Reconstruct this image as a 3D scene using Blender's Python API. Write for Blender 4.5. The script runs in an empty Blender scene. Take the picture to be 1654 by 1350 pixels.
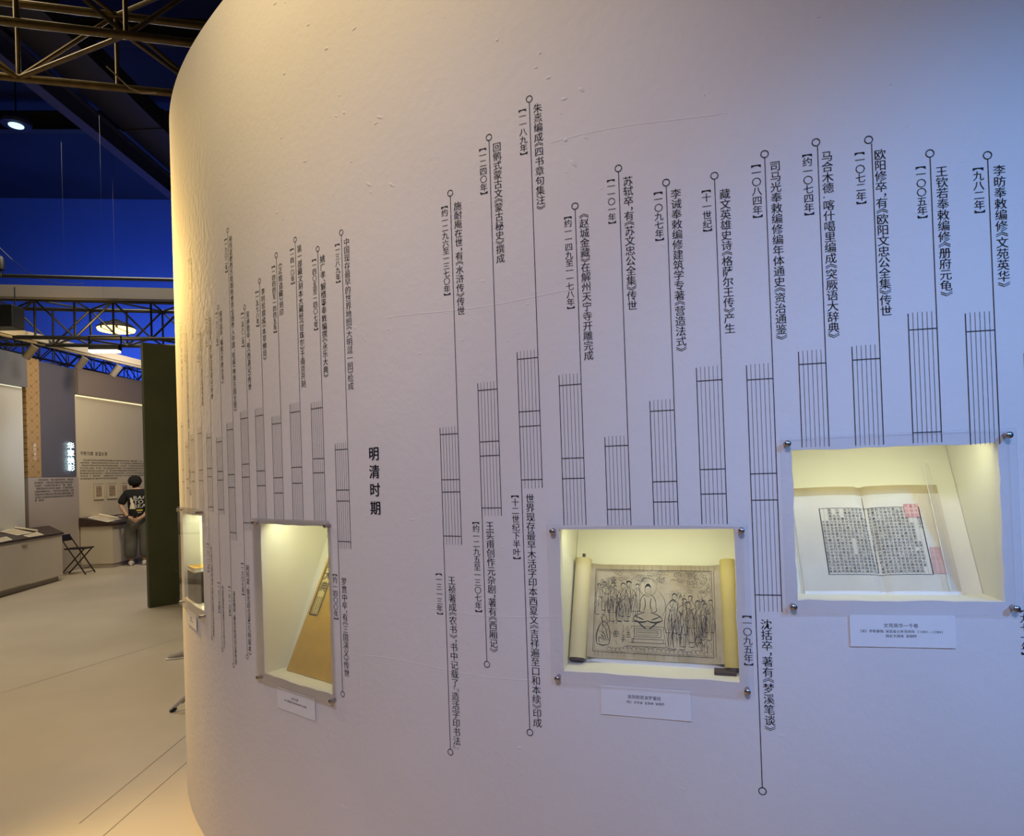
import bpy, bmesh, math, random
import numpy as np
from mathutils import Vector, Matrix
from mathutils.bvhtree import BVHTree
random.seed(7)
SC = bpy.context.scene
COL = SC.collection

# ------------------------------------------------------------------ camera
EYE = 1.55
FPX, PPY = 1033.5, 750.2
ROLL, PITCH = math.atan(.0335), math.atan(.0114)
fwd = Vector((0, math.cos(PITCH), math.sin(PITCH)))
_r0 = Vector((1, 0, 0)); _u0 = Vector((0, -math.sin(PITCH), math.cos(PITCH)))
rgt = math.cos(ROLL)*_r0 - math.sin(ROLL)*_u0
upv = math.sin(ROLL)*_r0 + math.cos(ROLL)*_u0
cam = bpy.data.cameras.new('camera'); cam.sensor_fit = 'HORIZONTAL'; cam.sensor_width = 36
cam.lens = FPX/1654*36; cam.shift_y = (PPY-675)/1654; cam.clip_start = .05; cam.clip_end = 200
camo = bpy.data.objects.new('camera', cam); COL.objects.link(camo)
camo.matrix_world = Matrix(((rgt.x, upv.x, -fwd.x, 0), (rgt.y, upv.y, -fwd.y, 0), (rgt.z, upv.z, -fwd.z, EYE), (0, 0, 0, 1)))
SC.camera = camo

# ------------------------------------------------------------------ world, lights, exposure
SC.view_settings.view_transform = 'Standard'; SC.view_settings.look = 'None'
SC.view_settings.exposure = 0; SC.view_settings.gamma = 1; SC.view_settings.use_curve_mapping = False
wd = bpy.data.worlds.new('world'); SC.world = wd; wd.use_nodes = True
wd.node_tree.nodes['Background'].inputs[0].default_value = (.5, .55, .8, 1)
wd.node_tree.nodes['Background'].inputs[1].default_value = .02

def lamp(name, kind, loc, target, power, color, size=.2, spot=60, blend=.6, sizey=None, spread=None):
    l = bpy.data.lights.new(name, kind); l.energy = power; l.color = color
    if kind == 'AREA':
        l.size = size
        if sizey: l.shape = 'RECTANGLE'; l.size_y = sizey
        if spread: l.spread = math.radians(spread)
    else:
        l.shadow_soft_size = size
        if kind == 'SPOT': l.spot_size = math.radians(spot); l.spot_blend = blend
    o = bpy.data.objects.new(name, l); COL.objects.link(o); o.location = loc
    d = Vector(target)-Vector(loc)
    o.rotation_euler = d.to_track_quat('-Z', 'Y').to_euler()
    return o
LIGHTS = dict(
 blue_stage_spot=('SPOT', (2.3, -2.2, 3.4), (1.32, 1.42, 1.66), 470, (.11, .40, 1.0), .12, 32, 1.0),
 warm_key_spot=('SPOT', (-1.45, .75, 4.5), (-.58, 1.97, 3.40), 190, (1.0, .76, .40), .10, 68, 1.0),
 warm_side_flood=('SPOT', (-5.2, 6.6, 3.9), (-1.85, 3.3, 2.0), 2300, (1.0, .63, .17), .15, 40, .8),
 soft_front_fill=('SPOT', (-.7, -2.2, 4.0), (.1, 1.9, .25), 430, (.62, .62, .92), .4, 68, 1.0),
 aisle_floor_wash=('AREA', (-4.6, 3.4, 5.5), (-4.2, 4.0, 0), 118, (1.0, .80, .50), 2.6),
 hall_floor_wash=('AREA', (-5.6, 9.2, 6.6), (-5.8, 9.6, 0), 225, (1.0, .92, .76), 2.6),
 far_wall_wash=('SPOT', (-5.6, 11.0, 3.7), (-8.2, 12.8, 1.9), 150, (1.0, .84, .64), .15, 130, .9),
 floodlight_glow=('SPOT', (-5.75, 8.75, 3.60), (-7.2, 10.6, 3.3), 60, (1.0, .68, .22), .1, 120, .8),
 truss_glow=('SPOT', (-3.3, 2.3, 4.9), (-2.9, 3.2, 3.9), 30, (1.0, .70, .20), .1, 70, 1.0),
 cool_panel_spot=('SPOT', (-6.3, 10.0, 2.6), (-8.2, 10.9, 2.1), 34, (.62, .80, 1.0), .1, 55, 1.0),
 blue_uplight=('AREA', (-8.5, 15.0, 3.4), (-9.0, 18.5, 6.5), 215, (.10, .26, 1.0), 5.0),
)
#LIGHTMOD
for _n, _a in LIGHTS.items(): lamp(_n, *_a)

# ------------------------------------------------------------------ helpers
def ray(x, y): return (x-827)/FPX*rgt - (y-PPY)/FPX*upv + fwd
def at(x, y, Y):
    d = ray(x, y); return Vector((0, 0, EYE)) + d*(Y/d.y)
def ground(x, y, z=0):
    d = ray(x, y); return Vector((0, 0, EYE)) + d*((z-EYE)/d.z)

def mat(name, color, rough=.6, metal=0, noise=0, nscale=8, bump=0, bscale=60, emit=None, estr=1, spec=.5, color2=None, coat=0):
    m = bpy.data.materials.new(name); m.use_nodes = True
    nt = m.node_tree; b = nt.nodes['Principled BSDF']
    b.inputs['Base Color'].default_value = (*color, 1); b.inputs['Roughness'].default_value = rough
    b.inputs['Metallic'].default_value = metal; b.inputs['Specular IOR Level'].default_value = spec
    b.inputs['Coat Weight'].default_value = coat
    tc = nt.nodes.new('ShaderNodeTexCoord')
    if noise or color2:
        n = nt.nodes.new('ShaderNodeTexNoise'); n.inputs['Scale'].default_value = nscale; n.inputs['Detail'].default_value = 6
        nt.links.new(tc.outputs['Object'], n.inputs['Vector'])
        cr = nt.nodes.new('ShaderNodeValToRGB'); cr.color_ramp.elements[0].position = .35; cr.color_ramp.elements[1].position = .65
        c2 = color2 or tuple(c*(1-noise) for c in color)
        cr.color_ramp.elements[0].color = (*c2, 1); cr.color_ramp.elements[1].color = (*color, 1)
        nt.links.new(n.outputs['Fac'], cr.inputs['Fac']); nt.links.new(cr.outputs['Color'], b.inputs['Base Color'])
    if bump:
        n2 = nt.nodes.new('ShaderNodeTexNoise'); n2.inputs['Scale'].default_value = bscale; n2.inputs['Detail'].default_value = 3
        nt.links.new(tc.outputs['Object'], n2.inputs['Vector'])
        bp = nt.nodes.new('ShaderNodeBump'); bp.inputs['Strength'].default_value = 1; bp.inputs['Distance'].default_value = bump
        nt.links.new(n2.outputs['Fac'], bp.inputs['Height']); nt.links.new(bp.outputs['Normal'], b.inputs['Normal'])
    if emit:
        b.inputs['Emission Color'].default_value = (*emit, 1); b.inputs['Emission Strength'].default_value = estr
    return m

def glass_mat(name, tint=(.985, .985, .99), haze=.025, gloss=.07):
    m = bpy.data.materials.new(name); m.use_nodes = True; nt = m.node_tree
    for n in list(nt.nodes): nt.nodes.remove(n)
    out = nt.nodes.new('ShaderNodeOutputMaterial'); tr = nt.nodes.new('ShaderNodeBsdfTransparent'); tr.inputs[0].default_value = (*tint, 1)
    gl = nt.nodes.new('ShaderNodeBsdfGlossy'); gl.inputs['Roughness'].default_value = .04
    df = nt.nodes.new('ShaderNodeBsdfDiffuse'); df.inputs[0].default_value = (.8, .8, .85, 1)
    fr = nt.nodes.new('ShaderNodeFresnel'); fr.inputs['IOR'].default_value = 1.45
    m1 = nt.nodes.new('ShaderNodeMixShader'); m2 = nt.nodes.new('ShaderNodeMixShader')
    m1.inputs[0].default_value = haze
    nt.links.new(tr.outputs[0], m1.inputs[1]); nt.links.new(df.outputs[0], m1.inputs[2])
    mu = nt.nodes.new('ShaderNodeMath'); mu.operation = 'MULTIPLY'; mu.inputs[1].default_value = .4
    nt.links.new(fr.outputs[0], mu.inputs[0]); nt.links.new(mu.outputs[0], m2.inputs[0])
    nt.links.new(m1.outputs[0], m2.inputs[1]); nt.links.new(gl.outputs[0], m2.inputs[2])
    nt.links.new(m2.outputs[0], out.inputs[0]); return m

class MB:
    """collects geometry, builds ONE mesh object"""
    def __init__(s): s.v = []; s.f = []
    def add(s, vs, fs):
        k = len(s.v); s.v += [tuple(v) for v in vs]; s.f += [tuple(i+k for i in f) for f in fs]; return s
    def quad(s, a, b, c, d): return s.add([a, b, c, d], [(0, 1, 2, 3)])
    def box(s, x0, x1, y0, y1, z0, z1, bev=0):
        if bev:
            bm = bmesh.new(); bmesh.ops.create_cube(bm, size=1)
            for v in bm.verts: v.co = Vector(((x0+x1)/2+v.co.x*(x1-x0), (y0+y1)/2+v.co.y*(y1-y0), (z0+z1)/2+v.co.z*(z1-z0)))
            bmesh.ops.bevel(bm, geom=bm.edges[:], offset=bev, segments=2, affect='EDGES', profile=.5)
            bm.verts.index_update(); s.add([v.co[:] for v in bm.verts], [[v.index for v in f.verts] for f in bm.faces]); bm.free(); return s
        v = [(x, y, z) for z in (z0, z1) for y in (y0, y1) for x in (x0, x1)]
        return s.add(v, [(0, 2, 3, 1), (4, 5, 7, 6), (0, 1, 5, 4), (2, 6, 7, 3), (0, 4, 6, 2), (1, 3, 7, 5)])
    def prism(s, quad4, vec):
        """quad extruded by vec"""
        q = [Vector(p) for p in quad4]; w = Vector(vec); n = len(q)
        return s.add(q+[p+w for p in q], [tuple(range(n))[::-1], tuple(range(n, 2*n))]+[(i, (i+1) % n, n+(i+1) % n, n+i) for i in range(n)])
    def tube(s, p0, p1, r, n=8, r1=None, cap=True):
        p0 = Vector(p0); p1 = Vector(p1); d = (p1-p0); r1 = r if r1 is None else r1
        a = d.orthogonal().normalized(); b = d.normalized().cross(a)
        ring = lambda p, R: [p+R*(math.cos(2*math.pi*i/n)*a+math.sin(2*math.pi*i/n)*b) for i in range(n)]
        f = [(i, (i+1) % n, n+(i+1) % n, n+i) for i in range(n)]
        if cap: f += [tuple(range(n))[::-1], tuple(range(n, 2*n))]
        return s.add(ring(p0, r)+ring(p1, r1), f)
    def bar(s, p0, p1, w, h, up=(0, 0, 1)):
        p0 = Vector(p0); p1 = Vector(p1); d = (p1-p0).normalized(); u = Vector(up)
        x = d.cross(u).normalized(); u = x.cross(d).normalized()
        o = [x*sx*w/2+u*sz*h/2 for sx, sz in ((-1, -1), (1, -1), (1, 1), (-1, 1))]
        return s.add([p0+k for k in o]+[p1+k for k in o], [(3, 2, 1, 0), (4, 5, 6, 7)]+[(i, (i+1) % 4, 4+(i+1) % 4, 4+i) for i in range(4)])
    def path(s, pts, r, n=6):
        for a, b in zip(pts, pts[1:]): s.tube(a, b, r, n)
        return s
    def lathe(s, prof, c=(0, 0, 0), n=20, axis='z'):
        c = Vector(c); vs = []; fs = []
        for r, h in prof:
            for i in range(n):
                a = 2*math.pi*i/n; p = (r*math.cos(a), r*math.sin(a), h)
                if axis == 'y': p = (p[0], h, p[1])
                vs.append(c+Vector(p))
        for j in range(len(prof)-1):
            for i in range(n): fs.append((j*n+i, j*n+(i+1) % n, (j+1)*n+(i+1) % n, (j+1)*n+i))
        fs.append(tuple(range(n))[::-1]); fs.append(tuple(range((len(prof)-1)*n, len(prof)*n)))
        return s.add(vs, fs)
    def build(s, name, m, parent=None, smooth=False):
        me = bpy.data.meshes.new(name); me.from_pydata(s.v, [], s.f); me.update()
        if smooth:
            for p in me.polygons: p.use_smooth = True
            bm = bmesh.new(); bm.from_mesh(me)
            for e in bm.edges:
                if len(e.link_faces) == 2 and e.calc_face_angle(0) > .7: e.smooth = False
            bm.to_mesh(me); bm.free()
        o = bpy.data.objects.new(name, me); COL.objects.link(o)
        if m: me.materials.append(m)
        if parent: o.parent = parent
        return o
def tag(o, label=None, cat=None, group=None, kind=None):
    if label: o['label'] = label
    if cat: o['category'] = cat
    if group: o['group'] = group
    if kind: o['kind'] = kind
    return o
def empty(name, loc, rz=0, label=None, cat=None, group=None):
    o = bpy.data.objects.new(name, None); COL.objects.link(o); o.location = loc; o.rotation_euler = (0, 0, rz); o.empty_display_size = .05
    return tag(o, label, cat, group)
def copy_tree(o, parent=None):
    c = o.copy(); COL.objects.link(c)
    if parent: c.parent = parent
    for ch in list(o.children): copy_tree(ch, c)
    return c

# ------------------------------------------------------------------ the curved wall's plan
_k0, _X0, _Y0, _th0 = -.1177, 1.2154, 1.4293, .13525
_ks = np.array([-.1177, .4709, .9417, 1.3538, 1.5892, 1.8835, 2.2366, 2.5898, 3.0607, 3.4138, 4.2378])
_kk = np.array([.1876, .187, .2258, .3572, .3545, .2519, .194, .2283, .3553, .3796, .3797])
_S = np.arange(-2.2, 5.2, .002); _i0 = int(np.argmin(abs(_S-_k0)))
_kap = np.interp(_S, _ks, _kk); _TH = np.concatenate([[0], np.cumsum((_kap[1:]+_kap[:-1])/2*.002)]); _TH += _th0-_TH[_i0]
_X = np.concatenate([[0], np.cumsum(-np.cos((_TH[1:]+_TH[:-1])/2)*.002)]); _X += _X0-_X[_i0]
_Y = np.concatenate([[0], np.cumsum(np.sin((_TH[1:]+_TH[:-1])/2)*.002)]); _Y += _Y0-_Y[_i0]
def W(s, z, out=0.0):
    """point on the curved wall: s metres along it (growing to the left), z up, out = towards the visitor"""
    t = np.interp(s, _S, _TH)
    return (float(np.interp(s, _S, _X)-math.sin(t)*out), float(np.interp(s, _S, _Y)-math.cos(t)*out), float(z))
def Wth(s): return float(np.interp(s, _S, _TH))
def Wframe(s):
    """location and z-rotation of a local frame: x right along the wall, y into the wall"""
    return W(s, 0), -Wth(s)

# ------------------------------------------------------------------ glyph meshes
CLASSIC = '天地玄黄宇宙洪荒日月盈昃辰宿列张寒来暑往秋收冬藏闰余成岁律吕调阳云腾致雨露结为霜金生丽水玉出昆冈剑号巨阙珠称夜光果珍李柰菜重芥姜海咸河淡鳞潜羽翔龙师火帝鸟官人皇始制文字乃服衣裳推位让国有虞陶唐'
NPOW, NCOL = (.46, .50, 1.05, 1.0), (.97, 1.0, .66)
YVA, DCX = -.172, -.165
ROWS = [
[-0.0041, 2.2321, '李昉奉敕编修《文苑英华》', (2.208, 1.93), '【九八二年】', (2.2094, 2.0992), 1.8779, [1.8343], 1.576, None],
[0.1148, 2.2502, '王钦若奉敕编修《册府元龟》', (2.2186, 1.9182), '【一〇〇五年】', (2.2258, 2.0997), 1.8868, [1.8469, 1.6092], 1.5851, None],
[0.2428, 2.2987, '欧阳修卒，有《欧阳文忠公全集》传世', (2.2739, 1.8827), '【一〇七二年】', (2.2753, 2.1471), 1.8189, [1.7856], 1.5847, None],
[0.3569, 2.3091, '马合木德·喀什噶里编成《突厥语大辞典》', (2.2854, 1.8407), '【约一〇七四年】', (2.2869, 2.1344), 1.8157, [1.7833], 1.585, None],
[0.4722, 2.2981, '司马光奉敕编修编年体通史《资治通鉴》', (2.2785, 1.8456), '【一〇八四年】', (2.2785, 2.1429), 1.7917, [1.7543, 1.5257, 1.4616, 1.2325], 1.1924, (0.5314, 0.759, '沈括卒，著有《梦溪笔谈》', (1.1746, 0.9052), '【一〇九五年】', (1.185, 1.0575))],
[0.5894, 2.263, '藏文英雄史诗《格萨尔王传》产生', (2.2277, 1.8708), '【十一世纪】', (2.2338, 2.1249), 1.7945, [1.7594, 1.5401, 1.4793], 1.4049, None],
[0.7054, 2.2644, '李诫奉敕编修建筑学专著《营造法式》', (2.2456, 1.8363), '【一〇九七年】', (2.2472, 2.1173), 1.7195, [1.6915, 1.5129, 1.4618], 1.4029, None],
[0.823, 2.3211, '苏轼卒，有《苏文忠公全集》传世', (2.297, 1.9518), '【一一〇一年】', (2.2986, 2.1786), 1.6336, [1.6082, 1.4449], 1.4037, None],
[0.9399, 2.2429, '《赵城金藏》在解州天宁寺开雕完成', (2.2199, 1.8346), '【约一一四九至一一七八年】', (2.2216, 1.9715), 1.8037, [1.7744, 1.581, 1.5274], 1.4043, None],
[1.0562, 2.5542, '朱熹编成《四书章句集注》', (2.5373, 2.25), '【一一八九年】', (2.534, 2.4045), 1.877, [1.8553, 1.712, 1.672, 1.5274], 1.5041, (1.1144, 0.8445, '世界现存最早木活字印本西夏文《吉祥遍至口和本续》印成', (1.4892, 0.861), '【十二世纪下半叶】', (1.4892, 1.3085))],
[1.1782, 2.4779, '回鹘式蒙古文《蒙古秘史》撰成', (2.4589, 2.1247), '【一二四〇年】', (2.4554, 2.3209), 1.8023, [1.78, 1.6364, 1.5972, 1.4522], 1.4301, (1.2358, 1.0173, '王实甫创作元杂剧，著有《西厢记》', (1.4147, 1.0528), '【约一二九五至一三〇七年】', (1.4164, 1.158))],
[1.3061, 2.3497, '施耐庵在世，有《水浒传》传世', (2.3213, 1.9973), '【约一二九六至一三七〇年】', (2.3195, 2.0574), 1.6851, [1.664, 1.5339, 1.4988, 1.3725], 1.3479, (1.3638, 0.7543, '王祯著成《农书》，书中记载了『造活字印书法』', (1.2586, 0.7647), '【一三一三年】', (1.2674, 1.1431))],
[1.7306, 2.3287, '中国现存最早的世界地图《大明混一图》绘成', (2.306, 1.8247), '【一三八九年】', (2.3, 2.1696), 1.6615, [1.6399, 1.5105, 1.4752, 1.3459], 1.3225, (1.7814, 0.8562, '罗贯中卒，有《三国演义》传世', (1.2306, 0.9146), '【约一四〇〇年】', (1.2423, 1.09))],
[1.8478, 2.303, '姚广孝、解缙等奉敕编撰《永乐大典》', (2.2785, 1.8771), '【一四〇五至一四〇七年】', (2.2765, 2.0358), 1.8039, [1.7816, 1.6151, 1.5685], 1.4106, None],
[1.969, 2.3634, '第一部藏文刻本大藏经《甘珠尔》于南京开刻', (2.3402, 1.8573), '【一四一〇年】', (2.3402, 2.2134), 1.811, [1.7795, 1.5906, 1.5361], 1.4104, None],
[2.0862, 2.3384, '《正统道藏》刻印', (2.3056, 2.1202), '【一四四四至一四四五年】', (2.3078, 2.0657), 1.7765, [1.7482, 1.5574, 1.5032], 1.4101, None],
[2.2041, 2.2735, '李时珍撰成《本草纲目》', (2.243, 1.9818), '【一五七八年】', (2.243, 2.1078), 1.8154, [1.7862, 1.5844, 1.5306], 1.4097, None],
[2.3217, 2.2007, '吴承恩卒，有《西游记》传世', (2.182, 1.8867), '【一五八二年】', (2.1867, 2.0517), 1.8147, [1.7857, 1.613, 1.5643, 1.3918], 1.3631, (2.3628, 0.8835, '利玛窦、徐光启合译《几何原本》', (1.2338, 0.8927), '【一六〇七年】', (1.2407, 1.1115))],
[2.4476, 2.5253, '利玛窦把西方绘制的世界全图传入中国，绘成《坤舆万国全图》', (2.4987, 1.8188), '【一六〇二年】', (2.5012, 2.3634), 1.7804, [1.7516, 1.5764, 1.526, 1.35], 1.3201, (2.4856, 0.8283, '汤显祖卒，著有《牡丹亭》等传奇', (1.1217, 0.8355), '【一六一六年】', (1.1384, 1.0167))],
[2.5579, 2.2483, '徐光启卒，编成《农政全书》', (2.2309, 1.9378), '【一六三三年】', (2.2333, 2.0942), 1.7296, [1.7106, 1.5911, 1.5565, 1.4379], 1.4181, (2.6063, 0.8714, '宋应星编撰科技著作《天工开物》刊行', (1.1321, 0.8787), '【一六三七年】', (1.1444, 1.014))],
[2.675, 2.2469, '徐霞客卒，有《徐霞客游记》传世', (2.229, 1.888), '【一六四一年】', (2.2315, 2.1083), 1.7549, [1.7345, 1.6067, 1.572, 1.4459], 1.4255, (2.7158, 0.8988, '计六奇生，后撰成《明季北略》等记载明末史事的著作', (1.2828, 0.9065), '【一六二二年】', (1.2955, 1.1682))],
[2.7944, 2.2051, '顾炎武卒，有《日知录》等著作传世', (2.1892, 1.8714), '【一六八二年】', (2.1919, 2.062), 1.7868, [1.7604, 1.602, 1.5579], 1.3753, None],
[2.9203, 2.5674, '陈梦雷等编纂大型类书《古今图书集成》', (2.5398, 2.1716), '【一七〇一年】', (2.5426, 2.4106), 1.7663, [1.7395, 1.5968, 1.5559], 1.3894, None],
[3.035, 2.2575, '中国古代规模最大的丛书《四库全书》编成，先后抄写七部分藏南北七阁', (2.232, 1.4922), '【一七八二年】', (2.2376, 2.1046), 1.7402, [1.7154, 1.5671, 1.526], 1.4021, None],
[3.1595, 2.3383, '《康熙字典》编成刊行', (2.309, 1.9987), '【一七一六年】', (2.3149, 2.186), 1.8409, [1.8184, 1.6122, 1.5556], 1.4094, None]
]
_all = ''.join(r[2]+r[4]+(r[9][2]+r[9][4] if r[9] else '') for r in ROWS)+CLASSIC
_all += '【九七四年】薛居正等编成《旧五代史》【九七一年】雕印开宝藏于益州明清时期文苑英华一千卷（宋）李昉等辑宋嘉泰元年至四年（1201—1204）周必大刻本复制件金刚般若波罗蜜经（隋）吴哥译金刻本复制件永乐大典（明）解缙等辑明嘉靖内府抄本复制件第四单元华章焕彩书卷为媒友谊长青BACKTOREAL，。、农政全书'
GLYPH = {}
def load_glyphs(chars):
    obs = []
    for i, ch in enumerate(sorted(set(chars)-{' '})):
        for k, off in ((0, -.0095), (1, .0)):
            c = bpy.data.curves.new('glyph', 'FONT'); c.body = ch; c.size = 1; c.resolution_u = 2; c.offset = off
            o = bpy.data.objects.new('glyph', c); COL.objects.link(o); obs.append((ch, k, o, c))
    dg = bpy.context.evaluated_depsgraph_get()
    for ch, k, o, c in obs:
        me = o.evaluated_get(dg).to_mesh()
        GLYPH[ch, k] = (np.array([v.co[:2] for v in me.vertices]).reshape(-1, 2), [tuple(p.vertices) for p in me.polygons])
        o.evaluated_get(dg).to_mesh_clear()
    for ch, k, o, c in obs:
        bpy.data.objects.remove(o); bpy.data.curves.remove(c)
load_glyphs(_all)
HALF = '《》【】『』，、'
def adv(ch): return .5 if ch in HALF else (.62 if ch == '·' else 1)
def glyph_into(mb, ch, cx, cy, em, place, bold=False, vert=False, latin=False, weight=.0145, sx=1.0):
    """adds a glyph (em size, centre cx,cy) through place(x, y) -> 3D point"""
    if ch == ' ': return
    V, Fs = GLYPH[ch, 1 if bold else 0]
    if len(V) == 0: return
    if latin: P = V-np.array([V[:, 0].mean(), .36])
    else: P = V-np.array([.5, .38])
    if vert and ch in '《》【】『』':
        P = np.stack([P[:, 1], -P[:, 0]], 1)
        P = P + np.array([0, .25 if ch in '《【『' else -.25])
    if vert and ch in '，、': P = P + np.array([.55, .25])
    P = P*em
    for k in ((0,) if bold else (-1, 0, 1)):
        mb.add([place(cx+(x+k*weight*em)*sx, cy+y) for x, y in P], Fs)
def vtext(mb, text, x, z0, z1, em, place, **kw):
    A = sum(adv(c) for c in text); p = (z0-z1)/A; z = z0
    for c in text:
        h = adv(c)*p; glyph_into(mb, c, x, z-h/2, em, place, vert=True, **kw); z -= h
def htext(mb, text, cx, z, em, place, align='c', **kw):
    w = lambda c: .62 if ord(c) < 128 and c != ' ' else (.5 if c == ' ' else 1)
    T = sum(w(c) for c in text)*em; x = cx-T/2 if align == 'c' else cx
    for c in text:
        a = w(c)*em; glyph_into(mb, c, x+a/2, z, em, place, latin=ord(c) < 128, **kw); x += a

# ------------------------------------------------------------------ materials
M = {}
M['wall'] = mat('white_painted_wall_fabric', (.80, .765, .745), rough=.75, noise=.06, nscale=1.5, bump=.0015, bscale=40, spec=.25)
M['ink'] = mat('black_vinyl_lettering', (.012, .011, .012), rough=.6, spec=.3)
M['ink_thin'] = mat('dark_grey_vinyl_line', (.07, .065, .07), rough=.6, spec=.3)
M['cream'] = mat('cream_niche_lining', (.80, .775, .66), rough=.7, noise=.04, nscale=6, spec=.2)
M['white'] = mat('white_board', (.80, .80, .78), rough=.6, spec=.3)
M['steel'] = mat('brushed_steel_screw', (.42, .38, .36), rough=.32, metal=1)
M['card'] = mat('white_caption_card', (.84, .84, .84), rough=.6, noise=.03, nscale=20)
M['acrylic'] = glass_mat('clear_acrylic')
M['led'] = mat('led_strip_glow', (1, 1, .8), emit=(1, .97, .62), estr=3)
M['green'] = mat('olive_green_partition_paint', (.088, .098, .055), rough=.7, noise=.12, nscale=3, spec=.25)
M['floor'] = mat('cream_vinyl_floor', (.60, .52, .405), rough=.36, color2=(.52, .45, .345), nscale=.9, spec=.35)
M['seam'] = mat('floor_seam_dirt', (.30, .24, .17), rough=.6)
M['grey_panel'] = mat('grey_display_panel', (.36, .31, .28), rough=.7)
M['beige_panel'] = mat('beige_display_panel', (.56, .49, .36), rough=.7)
M['pale_panel'] = mat('pale_display_panel', (.55, .55, .53), rough=.6)
M['brown_fascia'] = mat('brown_grey_fascia', (.21, .165, .14), rough=.6)
M['slate'] = mat('dark_slate_panel', (.10, .095, .11), rough=.5)
M['recess'] = mat('brown_recess_lining', (.16, .12, .08), rough=.7)
M['darkwood'] = mat('dark_wenge_desk_top', (.055, .032, .025), rough=.45, noise=.3, nscale=9)
M['desk'] = mat('off_white_desk_laminate', (.56, .50, .41), rough=.55)
M['plinth'] = mat('grey_desk_plinth', (.34, .30, .25), rough=.6)
M['paper'] = mat('cream_scroll_paper', (.80, .73, .58), rough=.8, noise=.08, nscale=12)
M['black'] = mat('black_powder_coat', (.006, .006, .007), rough=.45)
M['truss_bronze'] = mat('bronze_painted_truss_tube', (.12, .085, .035), rough=.38, metal=.5, noise=.35, nscale=14)
M['truss_black'] = mat('black_truss_tube', (.006, .006, .007), rough=.4)
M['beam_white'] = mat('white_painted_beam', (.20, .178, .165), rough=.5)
M['roof_blue'] = mat('blue_painted_roof_beam', (.055, .06, .16), rough=.5)
M['ceiling'] = mat('dark_corrugated_roof', (.02, .022, .05), rough=.7, noise=.4, nscale=.5)
M['blue_wall'] = mat('blue_lit_hall_wall', (.12, .22, .62), rough=.8, noise=.06, nscale=.6)  # part of the blue light on the far wall is put into this colour
M['flood'] = mat('floodlight_lens_glow', (1, .9, .6), emit=(1, .84, .42), estr=14)
M['lens'] = mat('pendant_lens_glow', (1, .85, .5), emit=(1, .74, .28), estr=2.6)
M['cool_lens'] = mat('cool_lamp_glow', (.7, .95, 1), emit=(.55, .95, 1), estr=1.5)
M['neon'] = mat('white_neon_letter_glow', (.9, 1, 1), emit=(.62, .95, 1), estr=4)

# ------------------------------------------------------------------ floor, roof, hall
fl = MB().quad((-24, -8, 0), (14, -8, 0), (14, 24, 0), (-24, 24, 0)).build('floor', M['floor']); tag(fl, kind='structure')
for a, b in (((150, 1365), (288, 1243)), ((128, 1330), (286, 1200)), ((0, 1120), (285, 1032))):
    p, q = ground(*a), ground(*b); d = (q-p).normalized(); n = Vector((-d.y, d.x, 0))*.0022; q = q+d*1.5; z = Vector((0, 0, .0012))
    MB().quad(p-n+z, q-n+z, q+n+z, p+n+z).build('floor_seam', M['seam'], fl)
ce = MB().box(-24, 14, -8, 24, 9.1, 9.25).build('ceiling', M['ceiling']); tag(ce, kind='structure')
bw0, bw1 = Vector((-16.0, 16.2, 0)), Vector((10, 19.0, 0))
wb = MB().prism([bw0, bw1, bw1+Vector((0, 0, 9.1)), bw0+Vector((0, 0, 9.1))], (0, .3, 0)).build('wall_back', M['blue_wall']); tag(wb, kind='structure')

# ------------------------------------------------------------------ the curved wall with its four openings
# centre s, width, z0, z1, depth at the bottom, depth at the top
NICHE = [(.2175, .441, 1.220, 1.580, .11, .27), (.794, .442, 1.018, 1.380, .11, .27), (2.046, .410, .845, 1.393, .094, .324), (3.05, .44, .997, 1.406, .11, .27)]
WH = 3.42; SA, SB = -1.7, 5.0
def breaks(lo, hi, step, marks):
    out = list(np.arange(lo, hi, step))+[hi]
    for m in marks:
        i = int(np.argmin([abs(o-m) for o in out])); out[i] = m
    return sorted(out)
ss = breaks(SA, SB, .024, [c+k*w/2 for c, w, *_ in NICHE for k in (-1, 1)])
zz = breaks(0, WH, .03, [z for n in NICHE for z in n[2:4]])
def hole(s, z):
    return any(abs(s-c) < w/2-1e-4 and z0+1e-4 < z < z1-1e-4 for c, w, z0, z1, *_ in NICHE)
mb = MB(); idx = {}
def on_edge(s, z):
    for c, w, z0, z1, *_ in NICHE:
        if abs(abs(s-c)-w/2) < 1e-5 and z0-1e-5 <= z <= z1+1e-5: return (np.sign(c-s), 0)
        if (abs(z-z0) < 1e-5 or abs(z-z1) < 1e-5) and abs(s-c) <= w/2+1e-5: return (0, np.sign((z0+z1)/2-z))
    return None
for layer, out in ((0, 0.0), (1, -.02)):
    for i, s in enumerate(ss):
        for j, z in enumerate(zz):
            e = on_edge(s, z); s2, z2 = s, z
            if e:
                k = .0022*math.sin(37*s+61*z)+.0016*math.sin(90*z+11*s); s2 += e[0]*abs(k)*.8; z2 += e[1]*abs(k)*.8
            idx[layer, i, j] = len(mb.v); mb.v.append(W(s2, z2, out))
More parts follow.
